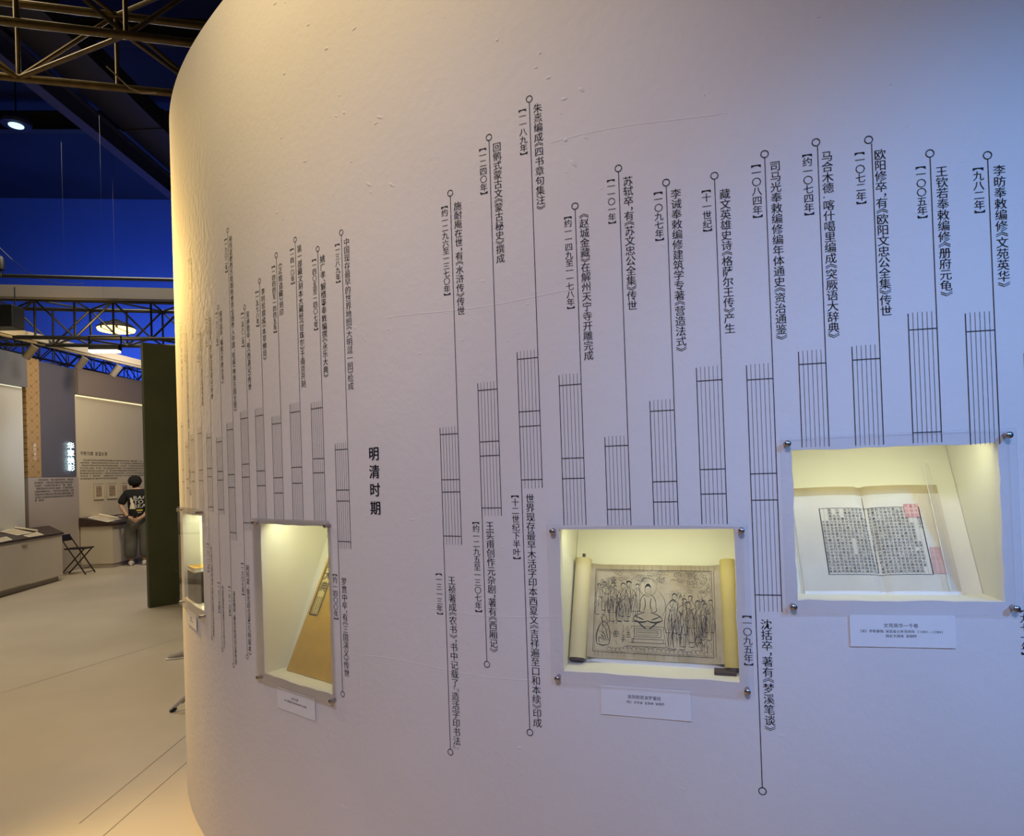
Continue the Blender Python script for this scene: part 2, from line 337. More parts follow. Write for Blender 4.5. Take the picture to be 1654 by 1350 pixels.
for i in range(len(ss)-1):
    for j in range(len(zz)-1):
        if hole((ss[i]+ss[i+1])/2, (zz[j]+zz[j+1])/2): continue
        a = [idx[0, i, j], idx[0, i+1, j], idx[0, i+1, j+1], idx[0, i, j+1]]; b = [idx[1, i, j], idx[1, i+1, j], idx[1, i+1, j+1], idx[1, i, j+1]]
        mb.f += [tuple(a), tuple(b[::-1])]
        for (p, q), (di, dj) in (((0, 1), (0, -1)), ((1, 2), (1, 0)), ((2, 3), (0, 1)), ((3, 0), (-1, 0))):
            ni, nj = i+di, j+dj
            if not (0 <= ni < len(ss)-1 and 0 <= nj < len(zz)-1) or hole((ss[ni]+ss[ni+1])/2, (zz[nj]+zz[nj+1])/2):
                mb.f.append((a[q], a[p], b[p], b[q]))
curved = mb.build('wall_right', M['wall'], smooth=True); tag(curved, 'curved white exhibition wall printed with a vertical book-history timeline', kind='structure')
# blisters and creases in the painted covering
bl = MB()
for _ in range(130):
    s = random.uniform(.9, 2.1) if random.random() < .8 else random.uniform(-.1, .9); z = random.uniform(1.9, 3.3) if random.random() < .8 else random.uniform(.3, 1.9)
    if any(abs(s-c) < w/2+.06 and z0-.06 < z < z1+.06 for c, w, z0, z1, *_ in NICHE): continue
    r = random.uniform(.002, .006); l = r*random.uniform(1, 3.2); an = random.uniform(-.4, .9); n = 8; h = r*.42
    if .8 < z < 2.35: h = min(h, .0009)
    vs = [W(s, z, h)]+[W(s+l*.5*math.cos(t)*math.cos(an)-r*.5*math.sin(t)*math.sin(an), z+l*.5*math.cos(t)*math.sin(an)+r*.5*math.sin(t)*math.cos(an), h*.75) for t in np.linspace(0, 2*math.pi, n, endpoint=False)]
    vs += [W(s+l*math.cos(t)*math.cos(an)-r*math.sin(t)*math.sin(an), z+l*math.cos(t)*math.sin(an)+r*math.sin(t)*math.cos(an), -.0003) for t in np.linspace(0, 2*math.pi, n, endpoint=False)]
    bl.add(vs, [(0, 1+i, 1+(i+1) % n) for i in range(n)]+[(1+i, 1+n+i, 1+n+(i+1) % n, 1+(i+1) % n) for i in range(n)])
for z, sa, sb in ((2.02, .95, 1.55), (2.42, .55, 1.0), (1.16, 1.03, 1.42), (.99, 1.1, 1.75)):
    pts = np.linspace(sa, sb, 30)
    for p, q in zip(pts, pts[1:]):
        f = lambda t: z+.008*math.sin(9*t)
        bl.add([W(p, f(p)-.0025, -.0002), W(q, f(q)-.0025, -.0002), W(q, f(q), .0008), W(p, f(p), .0008), W(q, f(q)+.0025, -.0002), W(p, f(p)+.0025, -.0002)], [(0, 1, 2, 3), (3, 2, 4, 5)])
pts = np.linspace(.05, 3.4, 120)
for p, q in zip(pts, pts[1:]):
    f = lambda t: 1.708+.003*math.sin(3*t)+.0012*math.sin(17*t)
    bl.add([W(f(p)-.009, p, -.0002), W(f(q)-.009, q, -.0002), W(f(q), q, .0010), W(f(p), p, .0010), W(f(q)+.012, q, -.0002), W(f(p)+.012, p, -.0002)], [(0, 1, 2, 3), (3, 2, 4, 5)])
tag(bl.build('paint_blister', M['wall'], curved, smooth=True), kind='stuff')

# ------------------------------------------------------------------ timeline lettering
SW = .0594; RO = .0095; LW = .0019; EM = .0250
def on_wall(x, z): return W(-x, z, .0012)
def vline(mb, s, za, zb, w):
    n = max(1, int(abs(za-zb)/.4))
    for k in range(n):
        a = za+(zb-za)*k/n; b = za+(zb-za)*(k+1)/n
        mb.quad(W(s+w/2, a, .0012), W(s-w/2, a, .0012), W(s-w/2, b, .0012), W(s+w/2, b, .0012))
def hbar(mb, s0, s1, z, w):
    n = 3
    for k in range(n):
        a = s0+(s1-s0)*k/n; b = s0+(s1-s0)*(k+1)/n
        mb.quad(W(a, z-w/2, .0013), W(b, z-w/2, .0013), W(b, z+w/2, .0013), W(a, z+w/2, .0013))
def ring(mb, s, z):
    n = 24; k = len(mb.v)
    for i in range(n):
        t = 2*math.pi*i/n
        for r in (RO, RO-.0021): mb.v.append(W(s+r*math.cos(t), z+r*math.sin(t), .0012))
    for i in range(n):
        a, b = k+2*i, k+2*((i+1) % n); mb.f.append((a, b, b+1, a+1))
def entry(s, zr, text, tz, date, dz, label, line_to, s_line=None):
    s_line = s if s_line is None else s_line
    mb = MB(); ring(mb, s, zr); sg = -1 if line_to < zr else 1
    vline(mb, s_line, zr+sg*RO, line_to, LW)
    e = mb.build('timeline_entry', M['ink'], curved); tag(e, label)
    if text:
        t = MB(); vtext(t, text, -(s-.0228), tz[0], tz[1], min(EM*1.06, (tz[0]-tz[1])/sum(adv(c) for c in text)*1.07), on_wall); t.build('entry_text', M['ink'], e)
    d = MB(); p = (dz[0]-dz[1])/sum(adv(c) for c in date)
    vtext(d, date, -(s+.0205), dz[0], dz[1], min(.0235, p*1.06), on_wall); d.build('date_text', M['ink'], e)
    return e
ROWS = [[-.121, 2.27, '薛居正等编成《旧五代史》', (2.24, 1.95), '【九七四年】', (2.24, 2.13), 1.78, [1.745], 1.20, (-.0615, .8, '雕印开宝藏于益州', (1.18, .98), '【九七一年】', (1.205, 1.098))]]+ROWS
for r in ROWS:
    s, zr, text, tz, date, dz, zst, bars, zbot, low = r
    off = -.006 if abs(s-.2428) < .001 else (-.003 if abs(s-.3569) < .001 else 0)
    e = entry(s, zr, text, tz, date, dz, 'upper timeline entry dated '+date.strip('【】'), zbot, s+off)
    e2 = MB()
    s1 = s+off
    for k in range(1, 6): vline(e2, s1+SW*k/6, zst, zbot, .0010)
    st = e2.build('ruled_line', M['ink_thin'], e)
    e3 = MB(); vline(e3, s1+SW, zst-.002, zbot, LW)
    for z in bars: hbar(e3, s1-.0008, s1+SW+.0008, z, .0019)
    e3.build('staff_frame', M['ink'], e)
    if low:
        ls, lz, lt, ltz, ld, ldz = low
        entry(s1+SW, lz, lt, ltz, ld, ldz, 'lower timeline entry dated '+ld.strip('【】'), zbot)
t = MB()
for k, ch in enumerate('明清时期'):
    z = 1.632-.012-.0555*k
    for dx, dz in ((-.0009, 0), (.0009, 0), (0, .0006)): glyph_into(t, ch, -1.617+dx, z+dz, .045, on_wall, bold=True)
tag(t.build('section_title', M['ink'], curved), 'bold black section heading of four characters')

# ------------------------------------------------------------------ niches, cover panels, captions
def slope(n):
    c, w, z0, z1, d0, d1 = n; L = math.hypot(d1-d0, z1-z0); sp, cp = (d1-d0)/L, (z1-z0)/L
    def f(a, u, h=0): return (a, d0+u*sp-h*cp, z0+u*cp+h*sp)
    return f, L
def wall_frame(name, n):
    loc, rz = Wframe(n[0]); e = empty(name, loc, rz); return e
def to_world(sc):
    loc, rz = Wframe(sc); return Matrix.Translation(loc) @ Matrix.Rotation(rz, 4, 'Z')
def build_in(mb, sc, name, m, parent=None, smooth=False, keep=False):
    """geometry given in the wall's local frame at sc"""
    o = mb.build(name, m, parent, smooth); 
    if parent is None or keep:
        loc, rz = Wframe(sc); o.location = loc; o.rotation_euler = (0, 0, rz)
    return o
niches = []
for n in NICHE:
    c, w, z0, z1, d0, d1 = n; h = w/2; top = z1+.03; sp, L = slope(n)
    k = (top+.01-z0)/(z1-z0); dt = d0+(d1-d0)*k
    mb = MB()
    y0 = .012
    for sx in (-1, 1):
        xo = sx*(h+.004); mb.prism([(xo, y0+.01, z0-.004), (xo, dt+.02, z0-.004), (xo, dt+.02, top), (xo, y0+.01, top)], (sx*.006, 0, 0))
    mb.box(-h-.01, h+.01, y0+.01, d0+.03, z0-.010, z0-.002)
    mb.box(-h-.01, h+.01, y0+.01, dt+.02, top, top+.006)
    nb = build_in(mb, c, 'display_niche', M['cream'], curved, keep=True)
    bb = MB(); bb.prism([sp(-h-.003, -.002), sp(h+.003, -.002), sp(h+.003, L*k), sp(-h-.003, L*k)], (0, .006, 0)).build('sloping_back_board', M['cream'], nb)
    MB().box(-h*.8, h*.8, .040, .052, top-.010, top-.001).build('led_strip', M['led'], nb)
    niches.append(nb)
    loc = to_world(c) @ Vector((0, .06, top-.018)); tgt = to_world(c) @ Vector((0, .19, z0+.05))
    lo = lamp('niche_light', 'AREA', loc, tgt, NPOW[NICHE.index(n)], NCOL, w*.85, sizey=.02)
    lo.rotation_euler = (to_world(c).to_3x3() @ Matrix(((1, 0, 0), (0, math.cos(.45), -math.sin(.45)), (0, math.sin(.45), math.cos(.45))))).to_euler()
PANEL = [(.2170, .248, 1.192, 1.611, 'large clear acrylic cover screwed over the open printed book'),
         (.7930, .251, .987, 1.406, 'clear acrylic cover screwed over the opened picture scroll'),
         (2.0485, .236, .815, 1.412, 'tall clear acrylic cover screwed over the yellow volume'),
         (3.038, .237, .962, 1.437, 'foreshortened acrylic cover at the far left end of the curved wall')]
for c, hw, z0, z1, lab in PANEL:
    loc, rz = Wframe(c); root = empty('acrylic_cover', loc, rz, lab, 'display cover', 'acrylic covers over the wall niches'); root.location.z = z0
    MB().box(-hw, hw, -.011, -.008, 0, z1-z0).build('acrylic_sheet', M['acrylic'], root)
    for sx in (-1, 1):
        for zc in (.016, z1-z0-.016):
            mb = MB(); x = sx*(hw-.016); inn = W(c-x, 0); l = to_world(c).inverted() @ Vector(inn)
            mb.lathe([(.0062, l.y+.004), (.0062, -.0125), (.0074, -.0125), (.0074, -.0165), (.0058, -.0182), (.002, -.019)], (x, 0, zc), 14, 'y')
            mb.build('standoff_screw', M['steel'], root, smooth=True)
CARDS = [(.215, .111, 1.115, 1.189, ['文苑英华一千卷', '（宋）李昉等辑 宋嘉泰元年至四年（1201—1204）', '周必大刻本 复制件'], 'white caption card under the open printed book'),
         (.803, .1125, .916, .9905, ['金刚般若波罗蜜经', '（隋）吴哥译 金刻本 复制件'], 'white caption card under the picture scroll'),
         (2.044, .114, .7425, .8155, ['永乐大典', '（明）解缙等辑 明嘉靖内府抄本 复制件'], 'white caption card under the yellow volume'),
         (3.052, .105, .946, 1.010, ['永乐大典', '（明）解缙等辑 复制件'], 'narrow-looking caption card at the far left end of the curved wall')]
for i, (c, hw, z0, z1, lines, lab) in enumerate(CARDS):
    if i == 3: z0 -= .052; z1 -= .052
    loc, rz = Wframe(c); root = MB().box(-hw, hw, -.0040, -.0015, 0, z1-z0, .0008).build('caption_card', M['card']); root.location = (loc[0], loc[1], z0); root.rotation_euler = (0, 0, rz)
    tag(root, lab, 'caption', 'caption cards under the wall niches')
    mb = MB(); y = z1-z0-.0235
    for j, l in enumerate(lines):
        em = .0105 if j == 0 else .0078
        htext(mb, l, -.002, y, em, lambda x, z: (x, -.0043, z), bold=j == 0, weight=.02); y -= .0135 if j == 0 else .0105
    mb.build('caption_text', M['ink'], root)
# ------------------------------------------------------------------ open printed book (right niche)
M['page'] = mat('aged_book_page', (.66, .61, .50), rough=.85, noise=.12, nscale=9, color2=(.60, .54, .42))
M['page_edge'] = mat('white_page_block_edge', (.82, .82, .80), rough=.8)
M['page_shaded'] = mat('shaded_page_top', (.52, .42, .24), rough=.85, noise=.15, nscale=14)  # page colour with the shade below the opening's upper edge put in
M['fold'] = mat('brown_fold_line', (.22, .15, .08), rough=.9)  # plain dark brown for the uneven fold line and the scroll cracks
M['seal'] = mat('red_seal_ink', (.55, .16, .12), rough=.8)
M['seal_pale'] = mat('faded_red_seal_ink', (.62, .36, .31), rough=.8)
M['seal_bg'] = mat('pale_red_seal_ground', (.66, .44, .36), rough=.8)
M['yellow'] = mat('yellow_silk_book_cover', (.60, .36, .055), rough=.7, noise=.10, nscale=30, bump=.0002, bscale=700)
M['yellow_slip'] = mat('pale_yellow_title_slip', (.70, .56, .22), rough=.7)
M['roll_paper'] = mat('khaki_scroll_backing', (.60, .52, .30), rough=.75, noise=.05, nscale=20)
M['roll_shaded'] = mat('shaded_scroll_backing', (.56, .45, .14), rough=.75, noise=.05, nscale=20)  # right roll's yellower tone puts the opening edge's shade into the colour
M['scroll_aged'] = mat('aged_brown_scroll_sheet', (.44, .38, .27), rough=.85, color2=(.33, .27, .17), nscale=13, bump=.0004, bscale=45)
M['scroll_ink'] = mat('woodblock_black_ink', (.022, .019, .018), rough=.8)
M['scroll_ink_soft'] = mat('worn_woodblock_ink', (.13, .10, .075), rough=.8)
M['wood'] = mat('dark_brown_wood', (.05, .03, .02), rough=.5)
M['holder'] = glass_mat('clear_page_strip', (.97, .97, .95), .10)
def niche_thing(name, n, label, cat, group=None):
    loc, rz = Wframe(n[0]); e = empty(name, loc, rz, label, cat, group); return e

n = NICHE[0]; sp, L = slope(n)
bk = niche_thing('open_book', n, 'open woodblock-printed book with red seals leaning in the right-hand niche', 'book')
AL, AR, UT = -.180, .174, .279
def spine(u): return -.0075+.0165*(1-u/UT)-.003
def page_h(a, u):
    x = spine(u); t = (a-x)/((AR-x) if a > x else (x-AL)); t = abs(t)
    return .0125+.0050*math.sin(min(1, t*1.15)*math.pi)*(1 if t < .87 else .4)-.009*math.exp(-(t/.05)**2)
def skew(a, u): return a+.000*u
A_ = sorted(list(np.linspace(AL, AR, 46))); U_ = list(np.linspace(0, UT, 10))
def sheet(u0, u1, m, name, par, dh=0, na=46, nu=8, a0=AL, a1=AR):
    mb = MB(); A = np.linspace(a0, a1, na); U = np.linspace(u0, u1, nu)
    for u in U:
        for a in A:
            aa = a if u > .02 else a
            mb.v.append(sp(aa-(.006*(u/UT) if False else 0), u+.0, page_h(a, u)+dh))
    for j in range(nu-1):
        for i in range(na-1): mb.f.append((j*na+i, j*na+i+1, (j+1)*na+i+1, (j+1)*na+i))
    return mb.build(name, m, par, smooth=True)
blk = MB(); A = np.linspace(AL, AR, 46)
for u in (-.0095, UT, -.0095, .001):
    for a in A: blk.v += [sp(a, u, .0006 if abs(a-spine(u)) > .03 else .004), sp(a, u, page_h(a, u)-.0002)]
k = 92
for j in (0, 1):
    for i in range(45): blk.f.append((j*k+2*i, j*k+2*i+2, j*k+2*i+3, j*k+2*i+1) if j == 0 else (j*k+2*i, j*k+2*i+1, j*k+2*i+3, j*k+2*i+2))
blk.f += [(0, 1, k+1, k), (90, k+90, k+91, 91)]
blk.f += [(2*i, k+2*i, k+2*i+2, 2*i+2) for i in range(45)]
blk.f += [(2*k+2*i+1, 2*k+2*i+3, 3*k+2*i+3, 3*k+2*i+1) for i in range(45)]
blk.build('page_block', M['page_edge'], bk)
pg = sheet(0.0, UT-.024, M['page'], 'open_page', bk)
sheet(UT-.024, UT, M['page_shaded'], 'page_top_shade', bk)  # top strip of the page, coloured as the opening's cast shade
ft = MB()
for i in range(24):
    u0, u1 = UT*i/24, UT*(i+1)/24; w0 = .0014+.0012*abs(math.sin(i*1.7)); w1 = .0014+.0012*abs(math.sin((i+1)*1.7))
    ft.quad(sp(spine(u0)-w0, u0, page_h(spine(u0)-w0, u0)+.0004), sp(spine(u0)+w0, u0, page_h(spine(u0)+w0, u0)+.0004), sp(spine(u1)+w1, u1, page_h(spine(u1)+w1, u1)+.0004), sp(spine(u1)-w1, u1, page_h(spine(u1)-w1, u1)+.0004))
ft.build('center_fold', M['fold'], bk)
PL = lambda a, u: sp(a, u, page_h(a, u)+.0006)
def pline(mb, a0, u0, a1, u1, w, N=26):
    d = Vector((a1-a0, u1-u0, 0)); nn = Vector((-d.y, d.x, 0)).normalized()*w/2
    for k in range(N):
        p = [(a0+(a1-a0)*t, u0+(u1-u0)*t) for t in (k/N, (k+1)/N)]
        mb.quad(PL(p[0][0]-nn.x, p[0][1]-nn.y), PL(p[1][0]-nn.x, p[1][1]-nn.y), PL(p[1][0]+nn.x, p[1][1]+nn.y), PL(p[0][0]+nn.x, p[0][1]+nn.y))
fa0, fa1, fu0, fu1 = -.118, .119, .041, .218
fr = MB()
pline(fr, fa0, fu0, fa1, fu0, .0011); pline(fr, fa0, fu1, fa1, fu1, .0011); pline(fr, fa0, fu0, fa0, fu1, .0021, 4); pline(fr, fa1, fu0, fa1, fu1, .0021, 4)
fr.build('printed_border', M['scroll_ink'], bk)
nc = 25; tl = MB(); tt = MB(); cw = (fa1-fa0)/nc; k = 0
for i in range(nc):
    a = fa0+cw*(i+.5)
    if i: pline(tl, fa0+cw*i, fu0, fa0+cw*i, fu1, .0003, 4)
    u = fu1-.005; rr = random.Random(i*3+1); skip0 = {0: 4, 1: 4, 22: 5, 23: 11, 24: 2}.get(i, 0 if i not in (5, 11) else 3); nmax = {24: 7, 23: 19}.get(i, 21)
    for j in range(21):
        if j >= skip0 and j < nmax and not (i == 7 and 9 < j < 15) and not (i == 3 and j < 2) and not (i == 22 and 12 < j < 14):
            glyph_into(tt, CLASSIC[k % len(CLASSIC)], a, u-.0082*j, .0079, PL, bold=True); k += 1
tl.build('column_rule', M['scroll_ink_soft'], bk); tt.build('printed_text', M['scroll_ink'], bk)
def seal(a0, a1, u0, u1, m, chars, name):
    mb = MB(); w = .0009
    bg = MB().quad(*[sp(a, u, page_h(a, u)+.0009) for a, u in ((a0, u0), (a1, u0), (a1, u1), (a0, u1))])
    for (p, q, r, s) in ((a0, u0, a1, u0), (a0, u1, a1, u1), (a0, u0, a0, u1), (a1, u0, a1, u1)):
        d = Vector((r-p, s-q, 0)); nn = Vector((-d.y, d.x, 0)).normalized()*w/2
        mb.quad(*[sp(x, y, page_h(x, y)+.0012) for x, y in ((p-nn.x, q-nn.y), (r-nn.x, s-nn.y), (r+nn.x, s+nn.y), (p+nn.x, q+nn.y))])
    e = (a1-a0)/3; rows = max(2, round((u1-u0)/e)); f = (u1-u0)/rows
    for i in range(3):
        for j in range(rows): glyph_into(mb, CLASSIC[(i*7+j*3+chars) % len(CLASSIC)], a0+e*(i+.5), u0+f*(j+.5), min(e, f)*.92, lambda x, y: sp(x, y, page_h(x, y)+.0012), bold=True)
    b = bg.build(name, M['seal_bg'], bk); mb.build('seal_mark', m, b); return b
seal(.084, .117, .190, .225, M['seal'], 5, 'red_seal')
seal(.1235, .148, .084, .110, M['seal_pale'], 20, 'faded_seal'); seal(.1215, .153, .044, .0825, M['seal_pale'], 33, 'faded_seal')
# clear strip holding the pages
hs = niche_thing('page_holder_strip', n, 'thin clear acrylic strip holding down the right page of the open book', 'page holder')
MB().prism([sp(.1435, -.002, .030), sp(.1555, -.002, .030), sp(.160, .335, .024), sp(.148, .335, .024)], Vector(sp(0, 0, .0015))-Vector(sp(0, 0, 0))).build('clear_strip', M['holder'], hs)
MB().prism([sp(.1425, -.002, .030), sp(.1435, -.002, .030), sp(.148, .335, .024), sp(.147, .335, .024)], Vector(sp(0, 0, .0018))-Vector(sp(0, 0, 0))).build('strip_edge', M['white'], hs)

# ------------------------------------------------------------------ picture scroll (second niche)
n = NICHE[1]; sp2, L2 = slope(n)
sc = niche_thing('picture_scroll', n, 'opened woodblock picture scroll with a seated figure and attendants between two rollers', 'scroll')
x0, x1, v0, v1 = -.176, .186, .008, .272
def sh(a):  # sheet height, curling up to the rollers
    return .010+.012*math.exp(-((a-x0)/.02)**2)+.012*math.exp(-((x1-a)/.02)**2)
mb = MB(); A = np.linspace(x0, x1, 40)
for u in (v0, v1):
    for a in A: mb.v.append(sp2(a, u, sh(a)))
for u in (v0, v1):
    for a in A: mb.v.append(sp2(a, u, sh(a)-.0012))
for i in range(39): mb.f += [(i, i+1, 41+i, 40+i), (80+i, 120+i, 121+i, 81+i), (i, 80+i, 81+i, i+1), (40+i, 41+i, 121+i, 120+i)]
mb.build('scroll_sheet', M['scroll_aged'], sc, smooth=True)
mb = MB(); mb.quad(sp2(x0+.01, -.002, .004), sp2(x1-.01, -.012, .004), sp2(x1-.01, .02, .004), sp2(x0+.01, .02, .004)); mb.build('white_mount_sheet', M['white'], sc)
for k, (xa, xb, m, nm) in enumerate(((-.201, -.197, M['roll_paper'], 'left'), (.2075, .2035, M['roll_shaded'], 'right'))):
    mb = MB(); b0 = sp2(xa, .002 if k == 0 else -.002, .022); b1 = sp2(xb, .284, .022); mb.tube(b0, b1, .0235 if k == 0 else .0215, 22); r = mb.build('paper_roll', m, sc, smooth=True)
    d = (Vector(b1)-Vector(b0)).normalized(); mb = MB()
    if k == 0: MB().tube(Vector(b1), Vector(b1)+d*.016, .0045, 10).build('roller_pin', M['wood'], sc, smooth=True)
    mb.tube(Vector(b0), Vector(b0)-d*.006, .0195 if k == 0 else .0185, 16)
    mb.build('roller_end', M['wood'], sc, smooth=True)
fo = niche_thing('scroll_foot', n, 'small dark wooden foot under the right roller of the scroll', 'stand')
MB().box(.160, .214, .055, .088, n[2]-.001, n[2]+.008, .0015).build('foot_block', M['wood'], fo)
PS = lambda a, u: sp2(a, u, sh(a)+.0006)
ink, soft = MB(), MB()
def stroke(mb, pts, w, place=PS, taper=True):
    N = len(pts); w = w*1.3 if place is PS else w
    for i in range(N-1):
        p, q = Vector((*pts[i], 0)), Vector((*pts[i+1], 0)); d = q-p
        if d.length < 1e-7: continue
        nn = Vector((-d.y, d.x, 0)).normalized()
        f = lambda k: w/2*(1-.6*abs(2*k/(N-1)-1)**2) if taper else w/2
        a, b = nn*f(i), nn*f(i+1)
        mb.quad(place(p.x-a.x, p.y-a.y), place(q.x-b.x, q.y-b.y), place(q.x+b.x, q.y+b.y), place(p.x+a.x, p.y+a.y))
def arc(cx, cy, rx, ry, t0, t1, N=14): return [(cx+rx*math.cos(math.radians(t0+(t1-t0)*i/N)), cy+ry*math.sin(math.radians(t0+(t1-t0)*i/N))) for i in range(N+1)]
def curve3(p0, p1, p2, N=8): return [((1-t)**2*p0[0]+2*t*(1-t)*p1[0]+t*t*p2[0], (1-t)**2*p0[1]+2*t*(1-t)*p1[1]+t*t*p2[1]) for t in [i/N for i in range(N+1)]]
R = random.Random(4)
bx0, bx1, by0, by1 = -.160, .160, .024, .256
for o in (0, .004): 
    for a, b in (((bx0+o, by0+o), (bx1-o, by0+o)), ((bx0+o, by1-o), (bx1-o, by1-o)), ((bx0+o, by0+o), (bx0+o, by1-o)), ((bx1-o, by0+o), (bx1-o, by1-o))):
        stroke(soft if o else ink, [a, ((a[0]+b[0])/2, (a[1]+b[1])/2), b], .0009 if not o else .0005, taper=False)
stroke(ink, [(.166, by0), (.166, by1)], .0008, taper=False)
def robed(x, y, h, dark=.5, lean=0, halo=False):
    w = h*.17; hd = h*.075; hy = y+h-hd
    hx = x+lean*h*.1
    stroke(ink, arc(hx, hy, hd*.8, hd, 0, 360), .0007)
    stroke(ink, arc(hx, hy+hd*.3, hd*.8, hd*.9, 10, 170), .0018 if dark > .3 else .0008)
    stroke(soft, arc(hx, hy-.1*hd, hd*.25, hd*.2, 200, 340), .0005)
    if halo: stroke(soft, arc(hx, hy, hd*1.7, hd*1.7, 0, 360), .0005)
    for s_ in (-1, 1):
        stroke(ink, curve3((hx+s_*hd*.4, hy-hd), (x+s_*w*1.1, y+h*.72), (x+s_*w*.8, y+h*.45)), .0009)
        stroke(ink, curve3((x+s_*w*.8, y+h*.48), (x+s_*w*1.2, y+h*.25), (x+s_*w*.9, y)), .0011)
        stroke(soft, curve3((hx+s_*hd*.2, hy-hd*1.1), (x, y+h*.65), (x+s_*w*.2, y+h*.5)), .0006)
    for k in range(5):
        xx = x+w*(k-2)*.38; d = R.random()
        stroke(ink if d < dark else soft, curve3((x+(xx-x)*.5, y+h*R.uniform(.45, .6)), (xx+R.uniform(-.3, .3)*w, y+h*.3), (xx, y+R.uniform(0, .04)*h)), R.choice((.0006, .0009, .0022 if d < dark*.5 else .0008)))
    stroke(ink, curve3((x-w*.5, y+h*.62), (x, y+h*.5), (x+w*.5, y+h*.62)), .0010)
    stroke(ink, [(x-w, y), (x-w*.3, y-.002), (x-w*.1, y+.001)], .0016); stroke(ink, [(x+w*.2, y), (x+w*.7, y-.002), (x+w, y+.001)], .0016)
for x, y, h, d in ((-.145, .128, .085, .4), (-.128, .140, .080, .4), (-.112, .135, .075, .3), (-.100, .110, .108, .6), (-.083, .112, .105, .6), (-.075, .125, .098, .5), (-.060, .112, .110, .8), (-.046, .140, .075, .4),
                   (.052, .085, .105, .5), (.066, .042, .130, .9), (.079, .082, .095, .5), (.092, .050, .118, .9), (.104, .100, .085, .5), (.112, .062, .110, .7), (.128, .078, .095, .4), (.140, .070, .095, .5), (.150, .090, .085, .4)):
    robed(x, y, h, d, R.uniform(-1, 1), halo=R.random() < .4)
# kneeling figure lower left
stroke(ink, curve3((-.150, .046), (-.158, .075), (-.140, .105)), .0022); stroke(ink, curve3((-.140, .105), (-.126, .112), (-.118, .090)), .0012); stroke(ink, curve3((-.118, .090), (-.112, .06), (-.118, .045)), .0016)
stroke(ink, [(-.150, .046), (-.135, .042), (-.118, .045)], .0022); stroke(ink, arc(-.132, .116, .007, .008, 0, 360), .0009)
for k in range(4): stroke(ink, curve3((-.147+.006*k, .062+.01*k), (-.140+.006*k, .066), (-.130+.004*k, .055)), .0013)
# central seated figure on a stepped dais, plain round and oval haloes
cx, cy = -.012, .120
stroke(ink, arc(cx, cy+.088, .025, .026, 0, 360, 30), .0007); stroke(soft, arc(cx, cy+.088, .022, .023, 0, 360, 30), .0004)
stroke(ink, arc(cx, cy+.036, .048, .050, -35, 55, 18), .0007); stroke(ink, arc(cx, cy+.036, .048, .050, 125, 215, 18), .0007)
stroke(ink, arc(cx, cy+.080, .0085, .011, 0, 360, 18), .0007)
for q in range(4): stroke(ink, arc(cx, cy+.086+q*.0016, .0082-.001*q, .006, 0, 180, 10), .0022)
stroke(ink, [(cx-.003, cy+.080), (cx-.001, cy+.0795)], .0006); stroke(ink, [(cx+.002, cy+.080), (cx+.004, cy+.0795)], .0006); stroke(ink, [(cx-.001, cy+.0745), (cx+.002, cy+.0745)], .0007)
for s_ in (-1, 1):
    stroke(ink, curve3((cx+s_*.006, cy+.068), (cx+s_*.024, cy+.060), (cx+s_*.022, cy+.030)), .0012)
    stroke(ink, curve3((cx+s_*.022, cy+.032), (cx+s_*.030, cy+.014), (cx+s_*.008, cy+.018)), .0012)
    stroke(ink, curve3((cx+s_*.008, cy+.016), (cx+s_*.038, cy+.010), (cx+s_*.040, cy-.004)), .0016)
    stroke(ink, curve3((cx+s_*.040, cy-.004), (cx+s_*.02, cy-.016), (cx, cy-.006)), .0034)
    stroke(ink, curve3((cx+s_*.010, cy+.058), (cx+s_*.003, cy+.035), (cx+s_*.012, cy+.020)), .0016)
    stroke(ink, curve3((cx+s_*.030, cy-.006), (cx+s_*.012, cy-.024), (cx+s_*.004, cy-.028)), .0026)
    stroke(ink, curve3((cx+s_*.034, cy+.006), (cx+s_*.02, cy), (cx+s_*.01, cy-.004)), .0022)
for k, (w_, y_) in enumerate(((.044, .098), (.036, .092), (.036, .070), (.042, .064), (.048, .054), (.056, .044))):
    stroke(ink, [(cx-w_, y_), (cx, y_), (cx+w_, y_)], .0008, taper=False)
for w_, ya, yb in ((.036, .070, .092), (.044, .092, .098), (.042, .054, .064), (.056, .036, .044)):
    for s_ in (-1, 1): stroke(ink, [(cx+s_*w_, ya), (cx+s_*w_, yb)], .0008, taper=False)
stroke(ink, [(cx-.030, .075), (cx+.028, .075), (cx+.028, .087), (cx-.030, .087), (cx-.030, .075)], .0006, taper=False)
for k in range(9): stroke(soft, curve3((cx-.026+k*.006, .078), (cx-.024+k*.006, .087), (cx-.021+k*.006, .080)), .0012)
for k in range(6): stroke(ink, [(cx+.050+k*.006, .044+k*.004), (cx+.030+k*.006+.012, .094+k*.002)], .0007, taper=False)
for k in range(150):
    x = R.choice((R.uniform(-.152, -.045), R.uniform(.045, .154))); y = R.uniform(.06, .20); stroke(soft if k % 2 else ink, curve3((x, y), (x+R.uniform(-.008, .008), y-.008), (x+R.uniform(-.008, .008), y-R.uniform(.01, .02))), R.choice((.0006, .0009, .0012)))
